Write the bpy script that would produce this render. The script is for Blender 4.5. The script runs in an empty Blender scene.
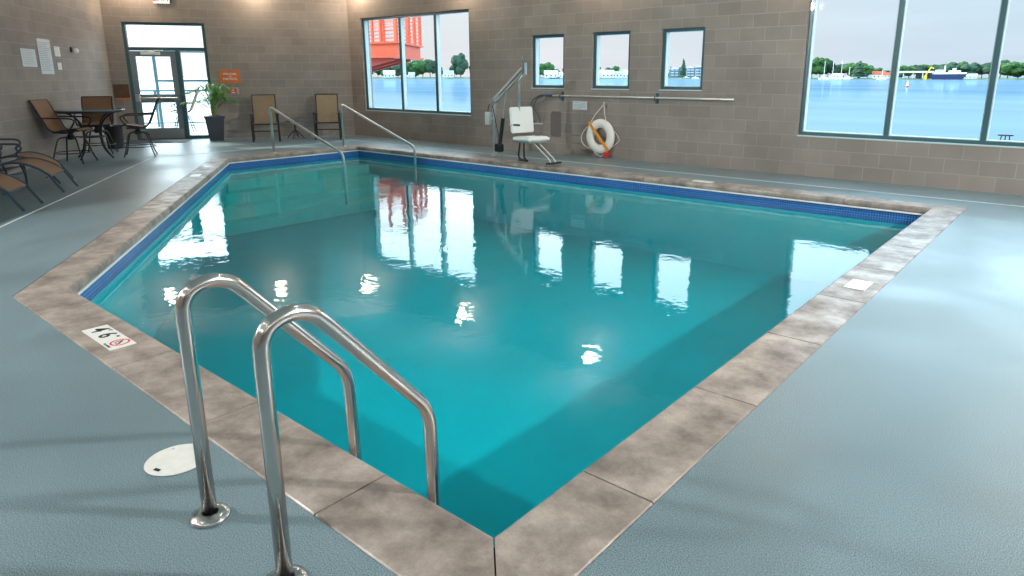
import bpy, bmesh, math, random
from mathutils import Vector, Matrix, noise
from mathutils.geometry import tessellate_polygon
S = bpy.context.scene
COL = S.collection
R = math.radians
PI = math.pi

# ------------------------------------------------------------------ camera
cd = bpy.data.cameras.new('camera'); cam = bpy.data.objects.new('camera', cd); COL.objects.link(cam)
cam.location = (0, 0, 1.47)
cam.rotation_euler = (R(90 - 13.8985), 0, R(39.726))
cd.sensor_fit = 'HORIZONTAL'; cd.sensor_width = 36
cd.lens = 667.49 / 1024 * 36
cd.shift_x = -(535.15 - 512) / 1024
cd.shift_y = (241.51 - 288) / 1024
cd.clip_end = 8000; cd.clip_start = .05
S.camera = cam

# ------------------------------------------------------------------ view + world
S.view_settings.view_transform = 'Standard'; S.view_settings.look = 'None'
S.view_settings.exposure = 0.0; S.view_settings.gamma = 1; S.view_settings.use_curve_mapping = False
W = bpy.data.worlds.new('sky'); S.world = W; W.use_nodes = True
wn = W.node_tree.nodes; wl = W.node_tree.links; wn.clear()
wo = wn.new('ShaderNodeOutputWorld'); wb = wn.new('ShaderNodeBackground')
tc = wn.new('ShaderNodeTexCoord'); sx = wn.new('ShaderNodeSeparateXYZ'); wl.new(tc.outputs['Generated'], sx.inputs[0])
rp = wn.new('ShaderNodeValToRGB'); wl.new(sx.outputs['Z'], rp.inputs[0])
el = rp.color_ramp.elements
el[0].position = 0.0; el[0].color = (.88, .84, .90, 1)
el[1].position = 0.105; el[1].color = (.86, .88, .93, 1)
for p, c in ((.125, (.95, 1.0, 1.05, 1)), (.16, (4.4, 5.2, 5.8, 1)), (.40, (4.4, 5.2, 5.8, 1)), (.7, (2.2, 2.8, 3.3, 1)), (1.0, (1.4, 2.0, 2.6, 1))):
    e = el.new(p); e.color = c
# bluer towards the east side of the lake
mx = wn.new('ShaderNodeMix'); mx.data_type = 'RGBA'; mx.blend_type = 'MULTIPLY'
mr = wn.new('ShaderNodeMapRange'); wl.new(sx.outputs['X'], mr.inputs[0])
mr.inputs[1].default_value = -.62; mr.inputs[2].default_value = -.15
wl.new(mr.outputs[0], mx.inputs[0]); wl.new(rp.outputs[0], mx.inputs[6]); mx.inputs[7].default_value = (.78, .92, 1.02, 1)
nz = wn.new('ShaderNodeTexNoise'); nz.inputs['Scale'].default_value = 3.5; nz.inputs['Detail'].default_value = 5
mp = wn.new('ShaderNodeMapping'); mp.inputs['Scale'].default_value = (1, 1, 9); wl.new(tc.outputs['Generated'], mp.inputs[0]); wl.new(mp.outputs[0], nz.inputs['Vector'])
m2 = wn.new('ShaderNodeMapRange'); wl.new(nz.outputs[0], m2.inputs[0]); m2.inputs[1].default_value = .45; m2.inputs[2].default_value = .8
m2.inputs[3].default_value = 1; m2.inputs[4].default_value = 1.1
vm = wn.new('ShaderNodeVectorMath'); vm.operation = 'SCALE'; wl.new(mx.outputs[2], vm.inputs[0]); wl.new(m2.outputs[0], vm.inputs['Scale'])
# hazy glow of the sky around the sun
gd = wn.new('ShaderNodeVectorMath'); gd.operation = 'DOT_PRODUCT'; wl.new(tc.outputs['Generated'], gd.inputs[0]); gd.inputs[1].default_value = (-.95, -.116, .29)
gm = wn.new('ShaderNodeMapRange'); wl.new(gd.outputs['Value'], gm.inputs[0]); gm.inputs[1].default_value = .78; gm.inputs[2].default_value = .95; gm.inputs[3].default_value = 1; gm.inputs[4].default_value = 2.4
v2 = wn.new('ShaderNodeVectorMath'); v2.operation = 'SCALE'; wl.new(vm.outputs[0], v2.inputs[0]); wl.new(gm.outputs[0], v2.inputs['Scale']); wl.new(v2.outputs[0], wb.inputs[0]); wb.inputs[1].default_value = 1.0; wl.new(wb.outputs[0], wo.inputs[0])

sd = bpy.data.lights.new('sun', 'SUN'); sun = bpy.data.objects.new('sun', sd); COL.objects.link(sun)
sd.energy = 5.0; sd.angle = R(1.0); sd.color = (1, .95, .86)
SH, SE = R(-97), R(33)                       # sun heading (from +Y) and elevation
sdir = Vector((math.sin(SH) * math.cos(SE), math.cos(SH) * math.cos(SE), math.sin(SE)))
sun.rotation_euler = sdir.to_track_quat('Z', 'Y').to_euler(); sun.location = (-30, -4, 20)

# light carried by the fixtures (made below): energies kept here
E_ROW_SIDE = 90; E_ROW_REAR = 60; E_SCONCE = 42; E_DOWN = 12; E_FLOOD_A = 850; E_FLOOD_B = 700

# ------------------------------------------------------------------ materials
MATS = {}
def mat(name, col, rough=.6, metal=0, noise_amt=0, nscale=20, bump=0, bscale=60, coat=0, col2=None, emit=None, estr=0, spec=None, detail=4):
    if name in MATS: return MATS[name]
    m = bpy.data.materials.new(name); m.use_nodes = True; MATS[name] = m
    n = m.node_tree.nodes; l = m.node_tree.links; b = n['Principled BSDF']
    b.inputs['Base Color'].default_value = (*col, 1); b.inputs['Roughness'].default_value = rough; b.inputs['Metallic'].default_value = metal
    if coat: b.inputs['Coat Weight'].default_value = coat
    if spec is not None: b.inputs['Specular IOR Level'].default_value = spec
    t = n.new('ShaderNodeTexCoord')
    if noise_amt or col2:
        z = n.new('ShaderNodeTexNoise'); z.inputs['Scale'].default_value = nscale; z.inputs['Detail'].default_value = detail; l.new(t.outputs['Object'], z.inputs['Vector'])
        r = n.new('ShaderNodeValToRGB'); l.new(z.outputs[0], r.inputs[0]); r.color_ramp.elements[0].position = .35; r.color_ramp.elements[1].position = .65
        c2 = col2 or tuple(max(0, c * (1 + noise_amt)) for c in col)
        c1 = col if col2 else tuple(max(0, c * (1 - noise_amt)) for c in col)
        r.color_ramp.elements[0].color = (*c1, 1); r.color_ramp.elements[1].color = (*c2, 1); l.new(r.outputs[0], b.inputs['Base Color'])
    if bump:
        z = n.new('ShaderNodeTexNoise'); z.inputs['Scale'].default_value = bscale; l.new(t.outputs['Object'], z.inputs['Vector'])
        q = n.new('ShaderNodeBump'); q.inputs['Strength'].default_value = bump; q.inputs['Distance'].default_value = .01; l.new(z.outputs[0], q.inputs['Height']); l.new(q.outputs[0], b.inputs['Normal'])
    if emit: b.inputs['Emission Color'].default_value = (*emit, 1); b.inputs['Emission Strength'].default_value = estr
    return m

def brick_mat(name, c1, c2, mortar, bw, bh, ms, rough=.8, axes='xz', bump=.4, offset=.5, stain=.25, spec=.3):
    m = bpy.data.materials.new(name); m.use_nodes = True; MATS[name] = m
    n = m.node_tree.nodes; l = m.node_tree.links; b = n['Principled BSDF']
    t = n.new('ShaderNodeTexCoord'); s = n.new('ShaderNodeSeparateXYZ'); l.new(t.outputs['Object'], s.inputs[0])
    c = n.new('ShaderNodeCombineXYZ'); l.new(s.outputs['XYZ'.index(axes[0].upper())], c.inputs[0]); l.new(s.outputs['XYZ'.index(axes[1].upper())], c.inputs[1])
    k = n.new('ShaderNodeTexBrick'); l.new(c.outputs[0], k.inputs['Vector'])
    k.offset = offset; k.inputs['Scale'].default_value = 1; k.inputs['Brick Width'].default_value = bw; k.inputs['Row Height'].default_value = bh
    k.inputs['Mortar Size'].default_value = ms; k.inputs['Mortar Smooth'].default_value = .3; k.inputs['Bias'].default_value = 0
    k.inputs['Color1'].default_value = (*c1, 1); k.inputs['Color2'].default_value = (*c2, 1); k.inputs['Mortar'].default_value = (*mortar, 1)
    z = n.new('ShaderNodeTexNoise'); z.inputs['Scale'].default_value = 1.3; z.inputs['Detail'].default_value = 6; l.new(t.outputs['Object'], z.inputs['Vector'])
    r = n.new('ShaderNodeMapRange'); l.new(z.outputs[0], r.inputs[0]); r.inputs[1].default_value = .3; r.inputs[2].default_value = .7; r.inputs[3].default_value = 1 - stain; r.inputs[4].default_value = 1 + stain
    z2 = n.new('ShaderNodeTexNoise'); z2.inputs['Scale'].default_value = 120; z2.inputs['Detail'].default_value = 2; l.new(t.outputs['Object'], z2.inputs['Vector'])
    r2 = n.new('ShaderNodeMapRange'); l.new(z2.outputs[0], r2.inputs[0]); r2.inputs[3].default_value = .8; r2.inputs[4].default_value = 1.2
    mu = n.new('ShaderNodeMath'); mu.operation = 'MULTIPLY'; l.new(r.outputs[0], mu.inputs[0]); l.new(r2.outputs[0], mu.inputs[1])
    v = n.new('ShaderNodeVectorMath'); v.operation = 'SCALE'; l.new(k.outputs[0], v.inputs[0]); l.new(mu.outputs[0], v.inputs['Scale'])
    l.new(v.outputs[0], b.inputs['Base Color']); b.inputs['Roughness'].default_value = rough; b.inputs['Specular IOR Level'].default_value = spec
    ad = n.new('ShaderNodeMath'); ad.operation = 'MULTIPLY_ADD'; l.new(k.outputs['Fac'], ad.inputs[0]); ad.inputs[1].default_value = -1; l.new(z2.outputs[0], ad.inputs[2])
    q = n.new('ShaderNodeBump'); q.inputs['Strength'].default_value = bump; q.inputs['Distance'].default_value = .006; l.new(ad.outputs[0], q.inputs['Height']); l.new(q.outputs[0], b.inputs['Normal'])
    return m

BLOCK = brick_mat('concrete_block', (.30, .265, .235), (.25, .225, .205), (.345, .315, .29), .4, .2, .006, rough=.55, stain=.14, spec=.4)
TILE = brick_mat('blue_mosaic', (.008, .135, .47), (.007, .09, .34), (.13, .28, .52), .03, .03, .003, rough=.2, offset=0, bump=.2, stain=.1)
STONE = mat('far_white', (.7, .7, .68), .8)

def deck_mat():
    m = bpy.data.materials.new('deck_coating'); m.use_nodes = True
    n = m.node_tree.nodes; l = m.node_tree.links; b = n['Principled BSDF']
    t = n.new('ShaderNodeTexCoord')
    a = n.new('ShaderNodeTexNoise'); a.inputs['Scale'].default_value = 240; a.inputs['Detail'].default_value = 2; l.new(t.outputs['Object'], a.inputs['Vector'])
    r = n.new('ShaderNodeValToRGB'); l.new(a.outputs[0], r.inputs[0])
    r.color_ramp.elements[0].position = .36; r.color_ramp.elements[0].color = (.065, .12, .145, 1)
    r.color_ramp.elements[1].position = .66; r.color_ramp.elements[1].color = (.285, .375, .405, 1)
    c = n.new('ShaderNodeTexNoise'); c.inputs['Scale'].default_value = .9; c.inputs['Detail'].default_value = 5; c.inputs['Distortion'].default_value = .6; l.new(t.outputs['Object'], c.inputs['Vector'])
    q = n.new('ShaderNodeMapRange'); l.new(c.outputs[0], q.inputs[0]); q.inputs[1].default_value = .3; q.inputs[2].default_value = .7; q.inputs[3].default_value = .86; q.inputs[4].default_value = 1.12
    v = n.new('ShaderNodeVectorMath'); v.operation = 'SCALE'; l.new(r.outputs[0], v.inputs[0]); l.new(q.outputs[0], v.inputs['Scale']); l.new(v.outputs[0], b.inputs['Base Color'])
    g = n.new('ShaderNodeMapRange'); l.new(c.outputs[0], g.inputs[0]); g.inputs[1].default_value = .35; g.inputs[2].default_value = .65; g.inputs[3].default_value = .30; g.inputs[4].default_value = .46
    l.new(g.outputs[0], b.inputs['Roughness'])
    p = n.new('ShaderNodeBump'); p.inputs['Strength'].default_value = .05; p.inputs['Distance'].default_value = .0005; l.new(a.outputs[0], p.inputs['Height']); l.new(p.outputs[0], b.inputs['Normal'])
    return m
DECK = deck_mat()

def coping_mat():
    m = bpy.data.materials.new('stamped_concrete'); m.use_nodes = True
    n = m.node_tree.nodes; l = m.node_tree.links; b = n['Principled BSDF']
    t = n.new('ShaderNodeTexCoord')
    a = n.new('ShaderNodeTexNoise'); a.inputs['Scale'].default_value = 4.2; a.inputs['Detail'].default_value = 10; a.inputs['Roughness'].default_value = .66; a.inputs['Distortion'].default_value = .08; l.new(t.outputs['Object'], a.inputs['Vector'])
    r = n.new('ShaderNodeValToRGB'); l.new(a.outputs[0], r.inputs[0])
    r.color_ramp.elements[0].position = .34; r.color_ramp.elements[0].color = (.17, .142, .125, 1)
    r.color_ramp.elements[1].position = .66; r.color_ramp.elements[1].color = (.46, .39, .34, 1)
    e = r.color_ramp.elements.new(.5); e.color = (.31, .255, .22, 1)
    f = n.new('ShaderNodeTexNoise'); f.inputs['Scale'].default_value = 140; f.inputs['Detail'].default_value = 2; l.new(t.outputs['Object'], f.inputs['Vector'])
    q = n.new('ShaderNodeMapRange'); l.new(f.outputs[0], q.inputs[0]); q.inputs[3].default_value = .8; q.inputs[4].default_value = 1.2
    v = n.new('ShaderNodeVectorMath'); v.operation = 'SCALE'; l.new(r.outputs[0], v.inputs[0]); l.new(q.outputs[0], v.inputs['Scale']); l.new(v.outputs[0], b.inputs['Base Color'])
    g = n.new('ShaderNodeMapRange'); l.new(a.outputs[0], g.inputs[0]); g.inputs[1].default_value = .35; g.inputs[2].default_value = .65; g.inputs[3].default_value = .55; g.inputs[4].default_value = .3
    l.new(g.outputs[0], b.inputs['Roughness'])
    p = n.new('ShaderNodeBump'); p.inputs['Strength'].default_value = .5; p.inputs['Distance'].default_value = .006; l.new(a.outputs[0], p.inputs['Height']); l.new(p.outputs[0], b.inputs['Normal'])
    return m
COPING = coping_mat()

def water_mat():
    m = bpy.data.materials.new('pool_water'); m.use_nodes = True
    n = m.node_tree.nodes; l = m.node_tree.links; n.clear()
    o = n.new('ShaderNodeOutputMaterial'); mi = n.new('ShaderNodeMixShader'); tr = n.new('ShaderNodeBsdfTransparent'); gl = n.new('ShaderNodeBsdfGlossy'); gl.inputs['Roughness'].default_value = .0
    fr = n.new('ShaderNodeFresnel'); fr.inputs['IOR'].default_value = 1.36
    geo = n.new('ShaderNodeNewGeometry'); iv = n.new('ShaderNodeMath'); iv.operation = 'SUBTRACT'; iv.inputs[0].default_value = 1; l.new(geo.outputs['Backfacing'], iv.inputs[1])
    mu = n.new('ShaderNodeMath'); mu.operation = 'MULTIPLY'; l.new(fr.outputs[0], mu.inputs[0]); l.new(iv.outputs[0], mu.inputs[1])
    l.new(mu.outputs[0], mi.inputs[0]); l.new(tr.outputs[0], mi.inputs[1]); l.new(gl.outputs[0], mi.inputs[2]); l.new(mi.outputs[0], o.inputs['Surface'])
    t = n.new('ShaderNodeTexCoord'); a = n.new('ShaderNodeTexNoise'); a.inputs['Scale'].default_value = 2.2; a.inputs['Detail'].default_value = 3; a.inputs['Distortion'].default_value = .8; l.new(t.outputs['Object'], a.inputs['Vector'])
    a2 = n.new('ShaderNodeTexNoise'); a2.inputs['Scale'].default_value = 14; a2.inputs['Detail'].default_value = 2; l.new(t.outputs['Object'], a2.inputs['Vector'])
    ma = n.new('ShaderNodeMath'); ma.operation = 'MULTIPLY_ADD'; l.new(a2.outputs[0], ma.inputs[0]); ma.inputs[1].default_value = .2; l.new(a.outputs[0], ma.inputs[2])
    bp = n.new('ShaderNodeBump'); bp.inputs['Strength'].default_value = 1.0; bp.inputs['Distance'].default_value = .0032; l.new(ma.outputs[0], bp.inputs['Height'])
    l.new(bp.outputs[0], gl.inputs['Normal']); l.new(bp.outputs[0], fr.inputs['Normal'])
    return m
def water_body_mat():
    m = bpy.data.materials.new('pool_water_body'); m.use_nodes = True
    n = m.node_tree.nodes; l = m.node_tree.links; n.clear()
    o = n.new('ShaderNodeOutputMaterial'); tr = n.new('ShaderNodeBsdfTransparent'); l.new(tr.outputs[0], o.inputs['Surface'])
    va = n.new('ShaderNodeVolumeAbsorption'); va.inputs['Color'].default_value = (.0, .91, .93, 1); va.inputs['Density'].default_value = 1.1; l.new(va.outputs[0], o.inputs['Volume'])
    return m
WATER = water_mat()

def glass_mat():
    m = bpy.data.materials.new('window_glass'); m.use_nodes = True
    n = m.node_tree.nodes; l = m.node_tree.links; n.clear()
    o = n.new('ShaderNodeOutputMaterial'); mi = n.new('ShaderNodeMixShader'); tr = n.new('ShaderNodeBsdfTransparent'); gl = n.new('ShaderNodeBsdfGlossy'); gl.inputs['Roughness'].default_value = .02
    tr.inputs[0].default_value = (.95, .98, .97, 1)
    lw = n.new('ShaderNodeLayerWeight'); lw.inputs[0].default_value = .12; mu = n.new('ShaderNodeMath'); mu.operation = 'MULTIPLY'; mu.inputs[1].default_value = .35; l.new(lw.outputs['Fresnel'], mu.inputs[0])
    l.new(mu.outputs[0], mi.inputs[0]); l.new(tr.outputs[0], mi.inputs[1]); l.new(gl.outputs[0], mi.inputs[2]); l.new(mi.outputs[0], o.inputs['Surface'])
    return m
GLASS = glass_mat()

def lake_mat():
    m = bpy.data.materials.new('lake_water'); m.use_nodes = True
    n = m.node_tree.nodes; l = m.node_tree.links; n.clear()
    o = n.new('ShaderNodeOutputMaterial'); mi = n.new('ShaderNodeMixShader'); mi.inputs[0].default_value = .3; df = n.new('ShaderNodeBsdfDiffuse'); gl = n.new('ShaderNodeBsdfGlossy'); gl.inputs['Roughness'].default_value = .06; gl.inputs['Color'].default_value = (.80, .92, 1, 1)
    l.new(df.outputs[0], mi.inputs[1]); l.new(gl.outputs[0], mi.inputs[2]); l.new(mi.outputs[0], o.inputs['Surface'])
    t = n.new('ShaderNodeTexCoord'); mp = n.new('ShaderNodeMapping'); mp.inputs['Rotation'].default_value = (0, 0, R(25)); mp.inputs['Scale'].default_value = (.012, .06, 1); l.new(t.outputs['Object'], mp.inputs[0])
    a = n.new('ShaderNodeTexNoise'); a.inputs['Scale'].default_value = 1; a.inputs['Detail'].default_value = 7; l.new(mp.outputs[0], a.inputs['Vector'])
    r = n.new('ShaderNodeValToRGB'); l.new(a.outputs[0], r.inputs[0]); r.color_ramp.elements[0].position = .35; r.color_ramp.elements[0].color = (.085, .155, .235, 1); r.color_ramp.elements[1].position = .65; r.color_ramp.elements[1].color = (.14, .22, .30, 1)
    l.new(r.outputs[0], df.inputs['Color'])
    return m
LAKE = lake_mat()

FRAME = mat('dark_teal_aluminium', (.045, .115, .14), .32, .1, coat=.3)
SILL = mat('light_window_trim', (.55, .68, .70), .35)
STEEL = mat('brushed_stainless', (.66, .63, .60), .19, 1)
STEEL2 = mat('satin_steel', (.62, .66, .66), .3, 1)
BLACKM = mat('black_powder_coat', (.012, .016, .02), .35)
BLUEM = mat('blue_grey_powder_coat', (.03, .055, .085), .3)
SLING = brick_mat('tan_sling_mesh', (.30, .165, .085), (.24, .13, .07), (.13, .075, .045), .02, .008, .0012, rough=.7, axes='yx', bump=.1, stain=.1)
SLINGL = brick_mat('beige_sling_mesh', (.36, .27, .17), (.31, .23, .14), (.2, .14, .09), .02, .008, .0012, rough=.7, axes='yz', bump=.1, stain=.1)
WHITE = mat('white_plastic', (.82, .84, .82), .35)
WPAINT = mat('white_paint', (.85, .85, .83), .5)
PLASTER = mat('pool_plaster', (.04, .56, .63), .7, noise_amt=.04, nscale=1.5)
STEPM = mat('pool_step_plaster', (.66, .80, .76), .7, noise_amt=.06, nscale=3)
CEIL = mat('ceiling_paint', (.66, .68, .66), .8, noise_amt=.04, nscale=4)
DARKRUB = mat('black_rubber', (.012, .012, .014), .6)
ROPE = mat('white_rope', (.7, .68, .62), .8, noise_amt=.2, nscale=80)
ORANGE = mat('orange_webbing', (.80, .30, .02), .6)
RED = mat('red_plastic', (.65, .02, .02), .35)
PAPER = mat('laminated_paper', (.72, .86, .88), .25)
INK = mat('grey_print', (.28, .42, .48), .5)
BLACKINK = mat('black_print', (.012, .012, .012), .5)
REDINK = mat('red_print', (.70, .03, .05), .5)

# ------------------------------------------------------------------ mesh helpers
def tag(o, label=None, cat=None, group=None, kind=None):
    if label: o['label'] = label
    if cat: o['category'] = cat
    if group: o['group'] = group
    if kind: o['kind'] = kind
    return o
def empty(name, loc=(0, 0, 0), rz=0, **k):
    o = bpy.data.objects.new(name, None); COL.objects.link(o); o.location = loc; o.rotation_euler = (0, 0, rz); o.empty_display_size = .1
    return tag(o, **k)
def obj(name, bm, m, parent=None, loc=None, rz=None, smooth=False, **k):
    me = bpy.data.meshes.new(name); bmesh.ops.recalc_face_normals(bm, faces=bm.faces); bm.to_mesh(me); bm.free()
    for x in (m if isinstance(m, (list, tuple)) else [m]): me.materials.append(x)
    if smooth: me.shade_smooth()
    o = bpy.data.objects.new(name, me); COL.objects.link(o)
    if parent: o.parent = parent
    if loc: o.location = loc
    if rz is not None: o.rotation_euler = (0, 0, rz)
    if smooth == 'auto':
        for p in me.polygons: p.use_smooth = True
    return tag(o, **k)
def B(): return bmesh.new()
def box(bm, x0, x1, y0, y1, z0, z1, bev=0, mi=0):
    vs = [bm.verts.new((x, y, z)) for z in (z0, z1) for y in (y0, y1) for x in (x0, x1)]
    fs = [bm.faces.new([vs[i] for i in f]) for f in ((0, 2, 3, 1), (4, 5, 7, 6), (0, 1, 5, 4), (2, 6, 7, 3), (0, 4, 6, 2), (1, 3, 7, 5))]
    for f in fs: f.material_index = mi
    if bev:
        es = list({e for f in fs for e in f.edges}); r = bmesh.ops.bevel(bm, geom=es, offset=bev, segments=2, affect='EDGES', profile=.5)
        for f in r['faces']: f.material_index = mi
    return bm
def obox(bm, c, ax, ay, az, hx, hy, hz):
    "oriented box: centre, three unit axes, half sizes"
    c, ax, ay, az = Vector(c), Vector(ax).normalized(), Vector(ay).normalized(), Vector(az).normalized()
    vs = [bm.verts.new(c + ax * (sx_ * hx) + ay * (sy_ * hy) + az * (sz_ * hz)) for sz_ in (-1, 1) for sy_ in (-1, 1) for sx_ in (-1, 1)]
    for f in ((0, 2, 3, 1), (4, 5, 7, 6), (0, 1, 5, 4), (2, 6, 7, 3), (0, 4, 6, 2), (1, 3, 7, 5)): bm.faces.new([vs[i] for i in f])
    return bm
def fillet(pts, r, n=6):
    pts = [Vector(p) for p in pts]; out = [pts[0]]
    for i in range(1, len(pts) - 1):
        a, p, b = pts[i - 1], pts[i], pts[i + 1]; d1 = a - p; d2 = b - p
        rr = min(r, d1.length * .48, d2.length * .48); s = p + d1.normalized() * rr; e = p + d2.normalized() * rr
        for k in range(n + 1):
            t = k / n; out.append(s * (1 - t) ** 2 + p * (2 * t * (1 - t)) + e * t * t)
    out.append(pts[-1]); return out
def tube(bm, pts, r, seg=10, closed=False, caps=True, r2=None):
    pts = [Vector(p) for p in pts]; N = len(pts); rings = []; prev = None
    for i, p in enumerate(pts):
        if closed: t = pts[(i + 1) % N] - pts[i - 1]
        elif i == 0: t = pts[1] - p
        elif i == N - 1: t = p - pts[-2]
        else: t = (pts[i + 1] - p).normalized() + (p - pts[i - 1]).normalized()
        if t.length < 1e-9: t = Vector((0, 0, 1))
        t.normalize()
        if prev is None:
            u = t.orthogonal().normalized()
        else:
            u = prev - t * prev.dot(t); u.normalize()
        prev = u; w = t.cross(u); rad = r if r2 is None else r + (r2 - r) * i / (N - 1)
        rings.append([bm.verts.new(p + (u * math.cos(2 * PI * k / seg) + w * math.sin(2 * PI * k / seg)) * rad) for k in range(seg)])
    for i in range(N if closed else N - 1):
        a, b = rings[i], rings[(i + 1) % N]
        for k in range(seg): bm.faces.new((a[k], a[(k + 1) % seg], b[(k + 1) % seg], b[k]))
    if caps and not closed: bm.faces.new(rings[0][::-1]); bm.faces.new(rings[-1])
    return bm
def lathe(bm, prof, seg=24, c=(0, 0, 0), sy=1):
    rings = []
    for r, z in prof:
        if r < 1e-6: rings.append([bm.verts.new((c[0], c[1], c[2] + z))])
        else: rings.append([bm.verts.new((c[0] + r * math.cos(2 * PI * k / seg), c[1] + sy * r * math.sin(2 * PI * k / seg), c[2] + z)) for k in range(seg)])
    for a, b in zip(rings, rings[1:]):
        for k in range(seg):
            k2 = (k + 1) % seg
            if len(a) == 1 and len(b) == 1: continue
            if len(a) == 1: bm.faces.new((a[0], b[k2], b[k]))
            elif len(b) == 1: bm.faces.new((a[k], a[k2], b[0]))
            else: bm.faces.new((a[k], a[k2], b[k2], b[k]))
    return bm
def prism(bm, poly, z0, z1):
    lo = [bm.verts.new((x, y, z0)) for x, y in poly]; hi = [bm.verts.new((x, y, z1)) for x, y in poly]
    bm.faces.new(lo[::-1]); bm.faces.new(hi); n = len(poly)
    for i in range(n): bm.faces.new((lo[i], lo[(i + 1) % n], hi[(i + 1) % n], hi[i]))
    return bm
def sheet(bm, prof, y0, y1, th=.004):
    "sling fabric: profile of (x,z) points stretched between y0 and y1, with thickness"
    n = len(prof); up, lo = [], []
    for i, (x, z) in enumerate(prof):
        a = Vector(prof[max(0, i - 1)]); b = Vector(prof[min(n - 1, i + 1)]); t = (b - a).normalized(); nn = Vector((-t.y, t.x)) * th / 2
        up.append([bm.verts.new((x + nn.x, y, z + nn.y)) for y in (y0, y1)]); lo.append([bm.verts.new((x - nn.x, y, z - nn.y)) for y in (y0, y1)])
    for i in range(n - 1):
        bm.faces.new((up[i][0], up[i + 1][0], up[i + 1][1], up[i][1])); bm.faces.new((lo[i][0], lo[i][1], lo[i + 1][1], lo[i + 1][0]))
        for s in (0, 1): bm.faces.new((up[i][s], lo[i][s], lo[i + 1][s], up[i + 1][s]))
    for i in (0, -1): bm.faces.new((up[i][0], up[i][1], lo[i][1], lo[i][0]))
    return bm
def smooth_prof(p, n=5):
    "Catmull-Rom through 2-D or 3-D points"
    P = [Vector(q) for q in p]; out = []
    for i in range(len(P) - 1):
        a = P[max(0, i - 1)]; b = P[i]; c = P[i + 1]; d = P[min(len(P) - 1, i + 2)]
        for k in range(n):
            t = k / n; out.append(.5 * ((2 * b) + (c - a) * t + (2 * a - 5 * b + 4 * c - d) * t * t + (3 * b - a - 3 * c + d) * t ** 3))
    out.append(P[-1]); return out
def text(name, body, size, m, parent, loc, rot=(0, 0, 0), align='CENTER', sxy=(1, 1), th=.0005, **k):
    cu = bpy.data.curves.new(name, 'FONT'); cu.body = body; cu.size = size; cu.align_x = align; cu.align_y = 'CENTER'; cu.extrude = th; cu.offset = size * .018
    tmp = bpy.data.objects.new(name, cu); COL.objects.link(tmp); dg = bpy.context.evaluated_depsgraph_get(); dg.update()
    me = bpy.data.meshes.new_from_object(tmp.evaluated_get(dg)); bpy.data.objects.remove(tmp)
    o = bpy.data.objects.new(name, me); COL.objects.link(o); me.materials.clear(); me.materials.append(m); o.parent = parent; o.location = loc; o.rotation_euler = rot; o.scale = (sxy[0], sxy[1], 1)
    return tag(o, **k)
def copy_tree(o, parent=None):
    c = o.copy(); COL.objects.link(c); c.parent = parent
    for ch in list(KIDS(o)): copy_tree(ch, c)
    return c
def KIDS(o): return [x for x in bpy.data.objects if x.parent == o]

# ------------------------------------------------------------------ plan of the room (metres)
POOL = [(-1.31, 1.365), (-1.31, 8.70), (-12.20, 8.70), (-12.20, 5.85), (-5.462, 1.365)]      # counter-clockwise inner edge of the coping
def offset_poly(poly, d):
    out = []; n = len(poly)
    for i in range(n):
        p0, p1, p2 = Vector(poly[i - 1]), Vector(poly[i]), Vector(poly[(i + 1) % n])
        t1 = (p1 - p0).normalized(); t2 = (p2 - p1).normalized(); n1 = Vector((t1.y, -t1.x)); n2 = Vector((t2.y, -t2.x))
        b = (n1 + n2); b = b / b.dot(n1) ; out.append(tuple(p1 + b * d))
    return out
OUT = offset_poly(POOL, .31); BAS = offset_poly(POOL, .02)
WY = 10.41
CC = Vector((-14.70, WY, 0)); CL = Vector((-17.673, 5.942, 0)); CE = Vector((-8.52, -.152, 0))
ROOM = [(6, WY), (CC.x, CC.y), (CL.x, CL.y), (CE.x, CE.y), (-8.52, -5), (6, -5)]
HC = 4.05

def holed(bm, outer, hole, z):
    polys = [[Vector((*p, 0)) for p in outer], [Vector((*p, 0)) for p in hole]]; vs = [bm.verts.new((p.x, p.y, z)) for q in polys for p in q]
    for t in tessellate_polygon(polys): bm.faces.new([vs[i] for i in t])
    return bm
def strip_sides(bm, poly, z0, z1):
    n = len(poly); a = [bm.verts.new((*p, z0)) for p in poly]; b = [bm.verts.new((*p, z1)) for p in poly]
    for i in range(n): bm.faces.new((a[i], a[(i + 1) % n], b[(i + 1) % n], b[i]))
bm = B(); holed(bm, ROOM, OUT, 0.0); 
o = obj('floor', bm, DECK, kind='structure')
o.modifiers.new('thick', 'SOLIDIFY').thickness = .06
if o.data.polygons[0].normal.z < 0: o.data.flip_normals()
o.modifiers['thick'].offset = -1

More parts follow.
